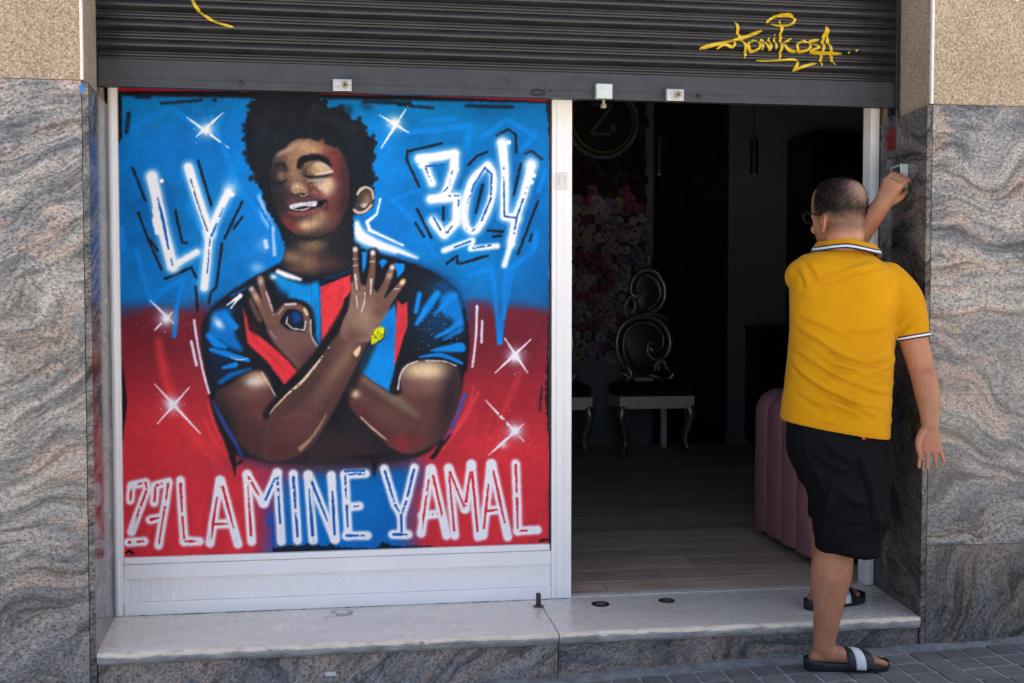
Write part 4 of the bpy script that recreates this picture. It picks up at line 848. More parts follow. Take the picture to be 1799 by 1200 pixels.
# ---- ornate chairs
M['silver'] = plain('antique_silver', (0.36,0.33,0.28), 0.32, 0.75, var=0.35, scale=60)
M['apron'] = plain('cream_gloss', (0.92,0.88,0.78), 0.18, var=0.06, scale=20)
M['velvet'] = plain('black_velvet', (0.022,0.012,0.014), 0.85, var=0.2, scale=30)
M['uph'] = plain('dark_leather', (0.06,0.054,0.05), 0.35, var=0.2, scale=30, bump=0.2)
def chair(x, y, label):
    t = empty('throne_chair', (0,0,0)); tag(t, label, 'chair', 'ornate chairs along the back wall')
    W, D, H = 0.61, 0.42, 0.462
    bm = bmesh.new(); add_box(bm, -W/2+0.005, W/2-0.005, 0.005, D, H-0.02, H+0.085); me = bm_mesh('seat_cushion', bm, 0.045, 5); link('seat_cushion', me, M['velvet'], t, smooth=True)
    bm = bmesh.new(); add_box(bm, -W/2, W/2, -0.006, D, H-0.105, H-0.005); link('apron', bm_mesh('apron', bm, 0.008, 2), M['apron'], t)
    for s in (-1, 1):
        pts = [(s*(W/2-0.035), 0.03, H-0.09), (s*(W/2-0.02), 0.022, H-0.16), (s*(W/2-0.035), 0.03, H-0.24), (s*(W/2-0.06), 0.04, 0.12), (s*(W/2-0.05), 0.035, 0.055), (s*(W/2-0.03), 0.02, 0.015)]
        lg = link('leg', mesh('leg', *tube_data(crom(pts,6), list(np.interp(np.linspace(0,1,31),[0,.15,.4,.75,.9,1],[.046,.052,.038,.026,.030,.040])), 10)), M['silver'], t, smooth=True)
        lf = link('scroll_foot', mesh('scroll_foot', *tube_data([(s*(W/2-0.03+0.02*math.cos(a)), 0.015, 0.022+0.02*math.sin(a)) for a in np.linspace(0,5,14)], 0.008, 6)), M['silver'], lg, smooth=True)
        bm = bmesh.new(); add_box(bm, s*(W/2-0.14)-0.022, s*(W/2-0.14)+0.022, D-0.06, D-0.01, 0.0, H-0.096); link('rear_leg', bm_mesh('rear_leg', bm, 0.004), M['apron'], t)
    # back: two S-scrolls in silver round dark leather
    def bk(px, py): return ((px-1143)*0.0049, D-0.02, H+0.075+(668-py)*0.0050)
    def panel(pts, nm):
        P = crom([bk(*p) for p in pts], 5, True); n = len(P); V = []; c = np.mean(P, 0)
        for dy, sc in ((0.02,1.0),(-0.004,1.0),(-0.02,0.7),(-0.024,0.0)):
            for p in P: q = c+(p-c)*sc; V.append((q[0], q[1]+dy, q[2]))
        Fc = [tuple(range(n))]
        for l in range(3):
            for i in range(n): Fc.append((l*n+i, l*n+(i+1)%n, (l+1)*n+(i+1)%n, (l+1)*n+i))
        return link(nm, mesh(nm, V, Fc), M['uph'], t, smooth=True)
    panel([(1100,600),(1108,575),(1130,562),(1160,566),(1180,585),(1184,612),(1172,630),(1160,650),(1140,655),(1118,640)], 'back_panel')
    panel([(1122,510),(1132,488),(1152,482),(1170,500),(1174,525),(1162,545),(1140,556),(1128,545)], 'back_panel')
    sc = []
    def scroll(pts, r): sc.append((crom([bk(*p) for p in pts], 6), r))
    scroll([(1118,655),(1100,630),(1094,600),(1104,574),(1128,560),(1158,562),(1180,580),(1187,605),(1178,625),(1160,630),(1148,618),(1150,604),(1160,603)], .014)
    scroll([(1128,652),(1110,628),(1106,602),(1114,580),(1134,569),(1158,572),(1174,590),(1174,610)], .008)
    scroll([(1118,520),(1122,498),(1140,482),(1160,485),(1175,505),(1176,530),(1165,546),(1140,556)], .013); scroll([(1118,520),(1128,526),(1136,518),(1130,512)], .011); scroll([(1128,512),(1136,494),(1152,492),(1166,506),(1168,528),(1150,548)], .007)
    scroll([(1140,480),(1150,470),(1148,460),(1138,460),(1138,468)], .008); scroll([(1112,560),(1108,545),(1114,530),(1122,530),(1126,542),(1120,556)], .010); scroll([(1105,575),(1122,562),(1140,556),(1165,555),(1182,566)], .011)
    scroll([(1160,650),(1162,638),(1175,632),(1182,645),(1192,652),(1186,662),(1176,660)], .013); scroll([(1150,655),(1165,660),(1180,672)], .012); scroll([(1104,650),(1118,662),(1128,668)], .011); scroll([(1108,668),(1120,655),(1112,640)], .010); scroll([(1150,610),(1160,616),(1170,612)], .009); scroll([(1172,632),(1166,645),(1176,655)], .009)
    for P, r in sc:
        n = len(P); link('scroll', mesh('scroll', *tube_data([(p[0], p[1]-0.03, p[2]) for p in P], [1.7*r*(0.55+0.6*math.sin(math.pi*i/(n-1))) for i in range(n)], 7)), M['silver'], t, smooth=True)
    bm = bmesh.new(); add_box(bm, -0.085, 0.085, D-0.04, D, H+0.06, H+0.115); link('back_foot', bm_mesh('back_foot', bm, 0.02, 3), M['apron'], t)
    t.location = (x, y, ZS+0.0005); return t
ch = chair(2.372, 4.44, 'ornate silver scroll backed throne chair with cream apron')
c2 = copy_tree(ch); c2.location = (1.545, 4.44, ZS+0.0005); c2['label'] = 'ornate dark seated chair mostly hidden by the white door post'
# ---- channel tufted sofa
M['pink'] = plain('pink_velvet', (0.25,0.105,0.115), 0.75, var=0.10, scale=8)
M['pink'].node_tree.nodes['Principled BSDF'].inputs['Sheen Weight'].default_value = 0.05
sof = empty('sofa', (2.6, 1.2, ZS)); tag(sof, 'dusty pink velvet sofa with vertical channel tufting, inside the doorway', 'sofa'); SI = Matrix.Translation((-2.6,-1.2,-ZS))
def channel(y0, y1, x0, x1, zt, cap=0):
    prof = [(x0, ZS+0.045)] + [(x0, ZS+0.045+(zt-0.12-ZS-0.045)*f) for f in (.1,.25,.5,.75,1)]
    for a in np.linspace(0, math.pi/2, 7)[1:]: prof.append((x0+0.12-0.12*math.cos(a), zt-0.12+0.12*math.sin(a)))
    prof += [(x0+0.25, zt), (x1, zt), (x1, ZS+0.045)]
    V, Fc = [], []; m = 8; n = len(prof); c = np.array(((x0+x1)/2, (ZS+zt)/2))
    for j in range(m+1):
        f = j/m; b = 0.022*(1-abs(2*f-1)**2.6) ; y = y0+(y1-y0)*f
        if cap == 1: b -= 0.05*max(0, (f-0.55)/0.45)**2
        for (x, z) in prof:
            V.append((x-b if x < x0+0.2 else x, y, z+(b if z > zt-0.12 else 0)))
    for j in range(m):
        for i in range(n-1): s = j*n+i; Fc.append((s, s+1, s+n+1, s+n))
    Fc.append(tuple(range(n))[::-1]); Fc.append(tuple(m*n+i for i in range(n)))
    o = link('channel', mesh('channel', V, Fc), M['pink'], smooth=True); o.parent = sof; o.matrix_parent_inverse = SI
ys_ = np.linspace(0.79, 1.53, 5)
for a, b in zip(ys_[:-1], ys_[1:]): channel(a+0.0005, b-0.0005, 2.062, 2.42, 0.925, 1 if b > 1.52 else 0)
for nm, g in (('seat', (2.425,3.1,0.82,1.50,ZS+0.06,0.60)), ('base', (2.12,3.1,0.82,1.48,ZS+0.003,ZS+0.044))):
    o = box(nm, *g, M['pink'] if nm == 'seat' else M['black_gloss'], bevel=0.04 if nm == 'seat' else 0.002, seg=3); o.parent = sof; o.matrix_parent_inverse = SI
M['red_up'] = plain('red_vinyl', (0.22,0.012,0.02), 0.5, var=0.1, scale=20)
ot = empty('ottoman', (2.3,0.78,ZS)); tag(ot, 'small dark red ottoman beside the white door post', 'ottoman')
OI = Matrix.Translation((-2.3,-0.75,-ZS))
for nm, g, m in (('seat', (2.24,2.62,0.69,0.775,ZS+0.075,0.52), M['red_up']), ('foot', (2.26,2.29,0.70,0.73,ZS+0.0005,ZS+0.074), M['gold']), ('foot', (2.55,2.58,0.70,0.73,ZS+0.0005,ZS+0.074), M['gold'])):
    o = box(nm, *g, m, bevel=0.012, seg=3); o.parent = ot; o.matrix_parent_inverse = Matrix.Translation((-2.3,-0.78,-ZS))

# ================================================================== small things on the front
# rocker switch on the white post
sw_ = onY(986, 318, YF-0.008)
t = empty('rocker_switch', (sw_.x, YF-0.0065, sw_.z)); tag(t, 'small white rocker switch on the white post beside the doorway', 'switch')
for nm, g in (('plate', (-0.021,0.021,-0.008,0.0,-0.034,0.034)), ('rocker', (-0.011,0.011,-0.012,-0.0085,-0.016,0.019))):
    box(nm, *g, M['trim'], t, bevel=0.0025)
# floor sockets and door stop on the step
def socket(px, py, label, mat, r=0.036, grp='metal floor sockets'):
    p = onZ(px, py, ZS); t = empty('floor_socket', (p.x, p.y, ZS+0.0003)); tag(t, label, 'floor socket', grp)
    cyl('rim', (0,0,0), (0,0,0.004), r, mat, t, n=32, bevel=0.001); cyl('core', (0,0,0.0041), (0,0,0.0055), r*0.55, M['steel'] if mat is not M['steel'] else M['trim'], t, n=24)
socket(601, 1077, 'pale grey round metal socket in the step under the mural', M['steel'], 0.043)
socket(1055, 1062, 'black rimmed round socket in the step, nearer the mural panel', M['dark_iron']); socket(1171, 1056, 'small black round socket in the step, in the middle of the doorway', M['dark_iron'], 0.032)
p = onZ(946, 1066, ZS); t = empty('locking_peg', (p.x, p.y, ZS)); tag(t, 'rusty iron peg standing on the marble step joint', 'peg')
bm = bmesh.new(); add_box(bm, -0.009, 0.009, -0.012, 0.012, 0.0, 0.055); link('shaft', bm_mesh('shaft', bm, 0.006, 2), M['rust'], t, smooth=True); cyl('collar', (0,0,0.0005), (0,0,0.004), 0.022, M['cement'], t)
# alarm plate on the right reveal
M['red_print'] = plain('red_print', (0.17,0.008,0.012), 0.45, var=0.08, scale=30); M['grey_print'] = plain('grey_print', (0.07,0.072,0.085), 0.4, var=0.08, scale=30)
t = empty('alarm_sign', (XR+SPLAY_R*0.336, 0.336, 2.075), -math.atan(SPLAY_R)); tag(t, 'grey and red alarm plate on the granite reveal under the shutter', 'sign')
box('plate', -0.006, -0.0005, -0.055, 0.055, -0.095, 0.095, M['grey_print'], t, bevel=0.0015); box('red_field', -0.0072, -0.0061, -0.0545, 0.0545, -0.062, 0.020, M['red_print'], t); box('dark_window', -0.0072, -0.0061, -0.020, 0.018, 0.055, 0.082, M['dark_iron'], t); box('red_mark', -0.0082, -0.0073, -0.013, 0.011, 0.067, 0.079, M['red_print'], t)
bm = bmesh.new()
for i, (zz, ww) in enumerate(((0.030,0.036),(-0.005,0.04),(-0.020,0.036),(-0.035,0.042),(-0.050,0.028))):
    n = 9
    for j in range(n):
        y = -ww+2*ww*j/n; hh = 0.0035+0.002*((j*7+i*3)%3)
        add_box(bm, -0.0086, -0.0074, y, y+2*ww/n*0.6, zz-hh, zz+hh)
o = link('small_print', bm_mesh('small_print', bm), plain('print_dark', (0.12,0.008,0.012), 0.5, var=0.1), t)
# shutter key switch on the right reveal
t = empty('key_switch', (XR+SPLAY_R*0.215, 0.215, 1.875), -math.atan(SPLAY_R)); tag(t, 'pale metal key switch box with open black cover beside the raised hand', 'switch')
box('housing', -0.034, -0.0005, -0.048, 0.058, -0.058, 0.062, M['steel_pale'], t, bevel=0.004); box('face', -0.0365, -0.0342, -0.046, 0.022, -0.055, 0.050, M['black_gloss'], t, bevel=0.002)
o = box('cover', -0.064, -0.037, -0.060, -0.049, -0.062, 0.040, M['black_gloss'], t, bevel=0.002); cyl('key_barrel', (-0.0366,-0.006,0.0), (-0.046,-0.006,0.0), 0.010, M['brass'], t)
# paint spot, paper scraps
p = onY(143, 155, -0.001); o = box('paint_mark', p.x-0.006, p.x+0.006, -0.0016, -0.0005, p.z-0.014, p.z+0.012, plain('blue_spray', (0.0,0.19,0.6), 0.5), bevel=0.0003); tag(o, 'small bright blue paint dab on the left granite pillar corner', 'paint mark')
p = onY(581, 1184, 0.0125); o = box('sticker', p.x-0.019, p.x+0.019, 0.0118, 0.0136, p.z-0.007, p.z+0.007, M['trim']); tag(o, 'small white sticker on the granite riser below the mural', 'sticker')
for i, (px, py) in enumerate(((586,1080),(574,1083))):
    p = onZ(px, py, ZS+0.004); o = box('paper_scrap', p.x-0.012, p.x+0.010, p.y-0.008, p.y+0.007, ZS+0.0005, ZS+0.006, M['trim'], bevel=0.002); tag(o, ('white crumb of paper next to the pale socket', 'flat white paper scrap left of the pale socket')[i], 'litter', 'paper litter on the step')
# ================================================================== the man
man = empty('person', (1.80, 0.0, walk_z(1.8))); tag(man, 'man in mustard polo and black shorts reaching up to the key switch, seen from behind', 'person')
MI = Matrix.Translation((-1.80, 0.0, -walk_z(1.8)))
def mpart(o, p=None):
    o.parent = p or man
    if p is None: o.matrix_parent_inverse = MI
    return o
def fr(a): a = R(a); return Vector((math.cos(a), -math.sin(a), 0)), Vector((math.sin(a), math.cos(a), 0))   # right, forward
class Loft:
    def __init__(s): s.V = []; s.F = []
    def ring_loft(s, rings, n=28, exp=2.3):
        """rings: (center, axis a, axis b)"""
        b = len(s.V)
        for c, a, d in rings:
            for j in range(n):
                t = 2*math.pi*j/n; ct, st = math.cos(t), math.sin(t)
                s.V.append(Vector(c) + Vector(a)*math.copysign(abs(ct)**(2/exp), ct) + Vector(d)*math.copysign(abs(st)**(2/exp), st))
        k = len(rings)
        for i in range(k-1):
            for j in range(n): s.F.append((b+i*n+j, b+i*n+(j+1)%n, b+(i+1)*n+(j+1)%n, b+(i+1)*n+j))
        s.F.append(tuple(b+j for j in range(n))[::-1]); s.F.append(tuple(b+(k-1)*n+j for j in range(n)))
    def limb(s, pts, rad, n=18, sub=6, flat=None, side=None):
        """tapered limb: points with radii, hemispherical ends"""
        Q = crom([np.array([*p, r]) for p, r in zip(pts, rad)], sub); P = [Vector(q[:3]) for q in Q]; rr = [float(q[3]) for q in Q]
        k = len(P); rings = []; prev = Vector(side) if side is not None else None
        T = [(P[min(i+1,k-1)]-P[max(i-1,0)]).normalized() for i in range(k)]
        seq = [(P[0]-T[0]*rr[0]*math.sin(x), T[0], rr[0]*math.cos(x)) for x in (1.45,1.1,.7,.35)] + list(zip(P, T, rr)) + [(P[-1]+T[-1]*rr[-1]*math.sin(x), T[-1], rr[-1]*math.cos(x)) for x in (.35,.7,1.1,1.45)]
        for p, t, r in seq:
            a = (prev if prev is not None else t.orthogonal()); a = (a-t*a.dot(t)).normalized(); prev = a; d = t.cross(a)
            rings.append((p, a*r, d*r*(flat or 1.0)))
        s.ring_loft(rings, n, 2.0)
    def ellipsoid(s, c, ax, n=20, m=12):
        rings = []
        for i in range(1, m):
            f = math.pi*i/m; rings.append((Vector(c)-Vector(ax[2])*math.cos(f), Vector(ax[0])*math.sin(f), Vector(ax[1])*math.sin(f)))
        s.ring_loft(rings, n, 2.0)
    def solid(s, name, voxel, smooth_it=4, factor=0.5):
        me = mesh(name, s.V, s.F); bm = bmesh.new(); bm.from_mesh(me); bmesh.ops.recalc_face_normals(bm, faces=bm.faces); bm.to_mesh(me); bm.free()
        o = bpy.data.objects.new('tmp', me); COL.objects.link(o)
        r = o.modifiers.new('r', 'REMESH'); r.mode = 'VOXEL'; r.voxel_size = voxel
        q = o.modifiers.new('s', 'SMOOTH'); q.iterations = smooth_it; q.factor = factor
        dg = bpy.context.evaluated_depsgraph_get(); out = bpy.data.meshes.new_from_object(o.evaluated_get(dg)); out.name = name
        bpy.data.objects.remove(o); return out
def co_of(me):
    a = np.empty(len(me.vertices)*3, np.float32); me.vertices.foreach_get('co', a); return a.reshape(-1,3).astype(float)
def nrm_of(me):
    a = np.empty(len(me.vertices)*3, np.float32); me.vertex_normals.foreach_get('vector', a); return a.reshape(-1,3).astype(float)
def set_co(me, c): me.vertices.foreach_set('co', c.astype(np.float32).reshape(-1)); me.update()
def sstep(x, a, b): t = np.clip((x-a)/(b-a), 0, 1); return t*t*(3-2*t)
PXM = 0.00208                                   # metres per tracing unit at the man's distance
U = Vector((0,0,1))
T_R, T_F = fr(24); P_R, P_F = fr(42); H_R, H_F = fr(-23)
def at(px, py, Y): return onY(px, py, Y)

# ---- body: one continuous surface
B = Loft()
hc = at(1474, 372, 0.055)                      # middle of the head
top = hc.z+0.124
for_head = [(0.001,.020,.026,0),(-.005,.042,.052,0),(-.018,.062,.078,0),(-.040,.078,.098,0),(-.070,.087,.108,0),(-.105,.089,.109,0),(-.135,.085,.105,.002),(-.160,.079,.098,.006),(-.185,.071,.086,.014),(-.210,.061,.072,.026),(-.235,.048,.054,.036),(-.248,.034,.036,.042)]
B.ring_loft([(Vector((hc.x,hc.y,top+dz))+H_F*of, H_R*w_, H_F*l_) for dz, w_, l_, of in for_head], 32, 2.15)
nk = at(1480, 440, 0.035)
B.limb([hc+Vector((0,0,-.03))-H_F*.028, hc+Vector((0,0,-.075))-H_F*.032, nk+Vector((0,0,.0)), nk+Vector((0,0,-.06))], [.068,.070,.074,.085], 24)
B.limb([hc+H_F*.10+U*(-.028), hc+H_F*.122+U*(-.058), hc+H_F*.118+U*(-.068)], [.010,.014,.013], 10)        # nose
for s in (-1, 1):                                                                             # ears
    e = hc+H_R*(s*.089)+H_F*(-.004)+U*(-.040)
    B.ellipsoid(e, (H_F*.019-H_R*(s*.004), H_R*.011, U*.036), 12, 8); B.limb([e+H_F*.008+U*.024, e-H_F*.016+U*.024+H_R*s*.013, e-H_F*.020-U*.005+H_R*s*.014, e-H_F*.006-U*.034+H_R*s*.006], [.005,.0065,.0065,.007], 8)
tc = at(1474, 560, 0.03); pc = at(1472, 780, 0.03)
B.limb([nk+U*(-.05), at(1478,500,.03), at(1475,600,.03), at(1472,700,.03), at(1472,790,.03)], [.085,.108,.110,.112,.108], 24)
# right arm, hanging
sh = at(1578, 508, -.045); el = at(1619, 648, -.085); wr = at(1634, 746, -.105)
B.limb([sh, at(1600,580,-.066), el, at(1629,690,-.094), at(1633,725,-.102), wr], [.060,.054,.0465,.0455,.036,.0315], 20)
B.ellipsoid(el+Vector((.004,-.026,-.004)), (T_R*.022, T_F*.018, U*.022), 12, 8)
hk = at(1635, 792, -.115)                       # knuckles
hd = (hk-wr).normalized(); hs = Vector((0.95,-0.30,0)); hs = (hs-hd*hs.dot(hd)).normalized(); hn = hs.cross(hd).normalized()   # across the palm, palm normal
if hn.y > 0: hn = -hn
def palm(w0, w1, p0, p1, sd, nm, t0=.016, t1=.012, wa=.026, wb=.039):
    q = []
    for f, ww, tt in ((-.08,wa,t0+.006),(.15,wa+.004,t0+.004),(.4,wb-.004,t0+.003),(.7,wb,t0),(.95,wb-.001,t1),(1.08,wb-.006,t1-.003)):
        q.append((p0+(p1-p0)*f, sd*ww, nm*tt))
    B.ring_loft(q, 20, 2.6)
palm(0,0,wr,hk,hs,hn)
# fingers: (offset across, length, curl)
for off, L, cu, sp in ((-.034,.080,.50,-.15),(-.0115,.088,.55,-.03),(.0115,.084,.64,.08),(.033,.068,.78,.19)):
    p0 = hk+hs*off-hd*.008; d0 = (hd+hs*sp+hn*.18).normalized(); d1 = (hd*math.cos(cu)+hn*math.sin(cu)+hs*(sp-.12)).normalized(); d2 = (hd*math.cos(cu*1.9)+hn*math.sin(cu*1.9)-hs*.15).normalized()
    a_ = p0+d0*L*.45; b_ = a_+d1*L*.32; c_ = b_+d2*L*.26
    B.limb([p0-d0*.01, p0+d0*L*.25, a_, b_, c_], [.0096,.0088,.0085,.0078,.0066], 12, 4)
tb = wr+hd*.024-hs*.024+hn*.008
B.limb([tb, tb+hd*.032-hs*.020+hn*.010, tb+hd*.064-hs*.024+hn*.016, tb+hd*.088-hs*.020+hn*.016], [.017,.0135,.0105,.0080], 12, 5)
# left arm, reaching up to the key switch
shl = at(1412, 490, .10); ell = at(1478, 452, .285); wrl = at(1552, 356, .165)
B.limb([shl, (shl+ell)/2+U*.005, ell, ell+(wrl-ell)*.3+U*.004, ell+(wrl-ell)*.75, wrl], [.060,.056,.052,.052,.042,.036], 20)
hkl = at(1570, 322, .135); dl = (hkl-wrl).normalized(); sl = Vector((.55,-.75,-.3)); sl = (sl-dl*sl.dot(dl)).normalized(); nl = sl.cross(dl).normalized()
if nl.x < 0: nl = -nl                           # palm turned to the wall
palm(0,0,wrl,hkl+dl*.006,sl,nl,.025,.021,.033,.043)
for off, L, cu in ((-.032,.072,1.15),(-.010,.080,1.2),(.012,.078,1.15),(.032,.068,1.0)):
    p0 = hkl+sl*off; d0 = (dl*.75+nl*.65).normalized(); d1 = (dl*math.cos(cu)+nl*math.sin(cu)).normalized(); d2 = (dl*math.cos(cu*1.7)+nl*math.sin(cu*1.7)).normalized()
    a_ = p0+d0*L*.42; b_ = a_+d1*L*.30; c_ = b_+d2*L*.24
    B.limb([p0-d0*.008, p0+d0*L*.2, a_, b_, c_], [.0135,.0128,.0112,.0098,.008], 12, 4)
tb = wrl+dl*.020+sl*.028+nl*.012
B.limb([tb, tb+dl*.026+sl*.012+nl*.018, tb+dl*.046+sl*.004+nl*.040, tb+dl*.056-sl*.004+nl*.058], [.016,.013,.0105,.008], 12, 5)
# legs
def foot(heel, toe, ground, ankle, s):
    f = Vector((toe.x-heel.x, toe.y-heel.y, 0)).normalized(); sd = Vector((f.y,-f.x,0))*1.0
    base = Vector((heel.x, heel.y, ground))
    rings = []
    for t_, w_, h_ in ((-.002,.012,.018),(.006,.026,.030),(.028,.034,.044),(.06,.036,.056),(.095,.037,.056),(.125,.039,.048),(.155,.043,.039),(.185,.047,.031),(.208,.047,.024),(.218,.044,.019)):
        rings.append((base+f*t_+U*h_*.56, sd*w_, U*h_*.56))
    B.ring_loft(rings, 22, 2.4)
    for k_, (o_, t0, t1, r_) in enumerate(((-.033,.205,.262,.0125),(-.013,.21,.258,.0095),(.004,.208,.250,.0092),(.020,.203,.241,.0088),(.034,.195,.229,.0090))):
        B.limb([base+f*(t0-.02)+sd*(o_*s*.9)+U*.014, base+f*(t0+t1)/2+sd*(o_*s)+U*.0155, base+f*t1+sd*(o_*s)+U*.010], [r_*.95,r_,r_*.95], 10, 4)
    return f, sd, base
SOLE = .024
gR = walk_z(1.76)+SOLE; gL = ZS+SOLE
hR = Vector((1.656, -.106, 0)); tR = Vector((1.939, -.173, 0)); aR = at(1449, 1118, -.118)
hL = Vector((1.775, .160, 0)); tL = Vector((2.035, .262, 0))
fR = foot(hR, tR, gR, aR, -1); fL = foot(hL, tL, gL, None, 1)
B.limb([at(1484,800,-.02), at(1482,890,-.060), at(1473,948,-.076), at(1461,1005,-.100), at(1455,1065,-.112), aR, Vector((hR.x+.050,hR.y-.012,gR+.045))], [.080,.072,.061,.0745,.054,.0415,.040], 22)
B.limb([at(1466,800,.08), Vector((1.84,.16,.72)), Vector((1.905,.245,.60)), Vector((1.885,.235,.48)), Vector((1.845,.20,.34)), Vector((1.825,.182,gL+.06))], [.078,.070,.062,.064,.048,.040], 22)
body_me = B.solid('body', 0.0038, 5, 0.5)
C = co_of(body_me)
# small creases: nape folds, elbow
def local(P, c, r, f): d = P-np.array(c); return d @ np.array(r), d @ np.array(f), d[:,2]
hx, hy, hz = local(C, hc, H_R, H_F)
N = nrm_of(body_me); back = (hy < 0) & (np.abs(hx) < .10) & (hz < 0) & (hz > -.16)
fold = np.exp(-((hz+.066+.10*hx*0+.02*np.sin(hx*20))/.0035)**2)*.0035 + np.exp(-((hz+.083-.12*hx)/.003)**2)*.0025
C -= N*(fold*back)[:,None]
set_co(body_me, C)
# skin tone and cropped hair as a colour layer on the skin
skin = np.tile(s2l((178,128,98)), (len(C),1)); rs_ = np.random.default_rng(3)
def nz3(P, sc, seed):
    r = np.random.default_rng(seed); out = 0
    for k in range(6):
        d = r.normal(size=3); d /= np.linalg.norm(d); out = out + np.sin(P @ d*sc*r.uniform(.6,1.6)+r.uniform(0,6.28))
    return out/6
blot = nz3(C, 30, 1)*.6+nz3(C, 90, 2)*.6
skin = skin*(1+.17*blot)[:,None]*(1+np.outer(nz3(C,22,9)*.10, np.array((0.3,-.6,-.6)))); skin[:,0] *= 1.02
elb_shade = np.exp(-(np.linalg.norm((C-np.array(el+Vector((.004,-.045,-.004))))*np.array((1,.6,1.5)),axis=1)/.022)**2); skin = skin*(1-.45*elb_shade[:,None])  # shade of the elbow crease painted into the skin colour
ruddy = np.exp(-(np.linalg.norm(C-np.array(el)-np.array((0,-.03,0)),axis=1)/.045)**2)*.5 + np.exp(-(np.linalg.norm(C-np.array(hk),axis=1)/.08)**2)*.35
ear = np.exp(-((hz+.04)/.035)**2)*(np.abs(hx) > .080)*(np.abs(hz+.03) < .06)*(np.abs(hy) < .04)*.55
skin = skin*(1-.0*ruddy[:,None]) ; rr_ = np.clip(ruddy+ear,0,1)[:,None]; skin = skin*(1-rr_)+s2l((176,104,88))*rr_
leg = (C[:,2] < .55); skin[leg] *= np.array((.90,.86,.82))
hair_dark = s2l((17,15,15)); hair_fade = s2l((84,70,60))
head = (hz > -.125) & (np.sqrt(hx**2+hy**2) < .16)
ang = hz-.35*np.clip(hy,-1,0.0)*0
front = sstep(hy, .075, .035)                   # no hair on the brow
dark = sstep(hz+.012*nz3(C,60,5), -.045, .015)*front
fade = sstep(hz+.008*nz3(C,60,6), -.098, -.055)*sstep(hy, .055, .02)
bald_c = np.array(hc)+np.array(H_R)*.006-np.array(H_F)*.082+np.array((0,0,.070))
vd = C-bald_c; bald = np.exp(-(np.linalg.norm(vd,axis=1)/.046)**2)
thin = np.exp(-((hx+.01)/.028)**2)*sstep(hz,.08,.11)*sstep(hy,-.06,.0)*.45
dk = np.clip(dark*(1-.92*bald)*(1-thin)*(.97+.25*nz3(C,240,7)), 0, 1)*head; fd = np.clip(fade*(.80+.2*nz3(C,260,8)),0,1)*head
fd = fd*(1-ear*1.8).clip(0,1)*(1-.75*bald)
skin = skin*(1-fd[:,None]*.85)+hair_fade*fd[:,None]*.85; skin = skin*(1-dk[:,None])+hair_dark*dk[:,None]
sc_ = np.clip(bald*1.3,0,1)[:,None]*.8*head[:,None]; skin = skin*(1-sc_)+s2l((150,118,104))*sc_
beard = head*(hy > .005)*sstep(hz,-.05,-.09)*(np.abs(hx) > .02)*.5*(hz > -.16); skin = skin*(1-beard[:,None])+s2l((84,66,58))*beard[:,None]
ca = body_me.color_attributes.new('tone', 'FLOAT_COLOR', 'POINT'); ca.data.foreach_set('color', np.concatenate([np.clip(skin,0,1), np.ones((len(C),1))],1).astype(np.float32).reshape(-1))
k = NT('skin'); at_ = k.n('ShaderNodeVertexColor', layer_name='tone'); p = k.pos()
n1 = k.noise(p, 160, 4, 0.6).outputs[0]; n2 = k.noise(p, 600, 2, 0.6).outputs[0]
k.set(Base_Color=k.mix(1.0, at_.outputs[0], k.ramp(n1, [(0.3, 0.86), (0.7, 1.12)]), 'MULTIPLY'), Roughness=0.52); k.b.inputs['Subsurface Weight'].default_value = 0.08; k.b.inputs['Subsurface Radius'].default_value = (0.012,0.005,0.003); k.b.inputs['Subsurface Scale'].default_value = 0.4
k.bump(n2, 0.2, 0.0015); k.b.inputs['Specular IOR Level'].default_value = 0.28
body = mpart(link('body', body_me, k.m, smooth=True))
# short hair: thousands of fine bristles
cand = np.where(head & (dk+.45*fd > .25) & (hz > -.085))[0]
Nn = nrm_of(body_me); V, Fc = [], []
wts = np.clip(dk[cand]+.22*fd[cand],0,1)**1.6; wts /= wts.sum()
for i in rs_.choice(cand, 9000, p=wts):
    P0 = C[i]+rs_.normal(0,.0022,3)*(1-np.abs(Nn[i])); L = .003+.010*dk[i]; d = Nn[i]*.55+np.array(H_F)*.25+np.array((0,0,-.25))+rs_.normal(0,.22,3); d /= np.linalg.norm(d)
    s_ = np.cross(d, rs_.normal(0,1,3)); s_ = s_/np.linalg.norm(s_)*.00042; b = len(V)
    V += [P0+s_-Nn[i]*.001, P0-s_-Nn[i]*.001, P0+d*L]; Fc.append((b,b+1,b+2))
o = link('hair', mesh('hair', V, Fc), plain('dark_hair', (0.008,0.0065,0.006), 0.9, var=0.3, scale=300, Specular_IOR_Level=0.1)); o['kind'] = 'stuff'; mpart(o, body)
# fine dark hair on shins and forearms
fore = ((C[:,2] < .56) & (C[:,2] > gR+.09)) | (np.linalg.norm(C-np.array((el+wr)/2),axis=1) < .13) | (np.linalg.norm(C-np.array((ell+wrl)/2),axis=1) < .12)
cand = np.where(fore)[0]; V, Fc = [], []
for i in rs_.choice(cand, 3600):
    n_ = Nn[i]; d = np.array((0,0,-1.0))+rs_.normal(0,.45,3); d = d-n_*(d@n_)+n_*.35; d /= np.linalg.norm(d); s_ = np.cross(d, n_); s_ = s_/(np.linalg.norm(s_)+1e-9)*.00042; P0 = C[i]+rs_.normal(0,.002,3)*(1-np.abs(n_)); L = rs_.uniform(.006,.015); b = len(V)
    V += [P0+s_-n_*.0008, P0-s_-n_*.0008, P0+d*L]; Fc.append((b,b+1,b+2))
o = link('body_hair', mesh('body_hair', V, Fc), plain('limb_hair', (0.04,0.025,0.018), 0.8, var=0.3, scale=300)); o['kind'] = 'stuff'; mpart(o, body)
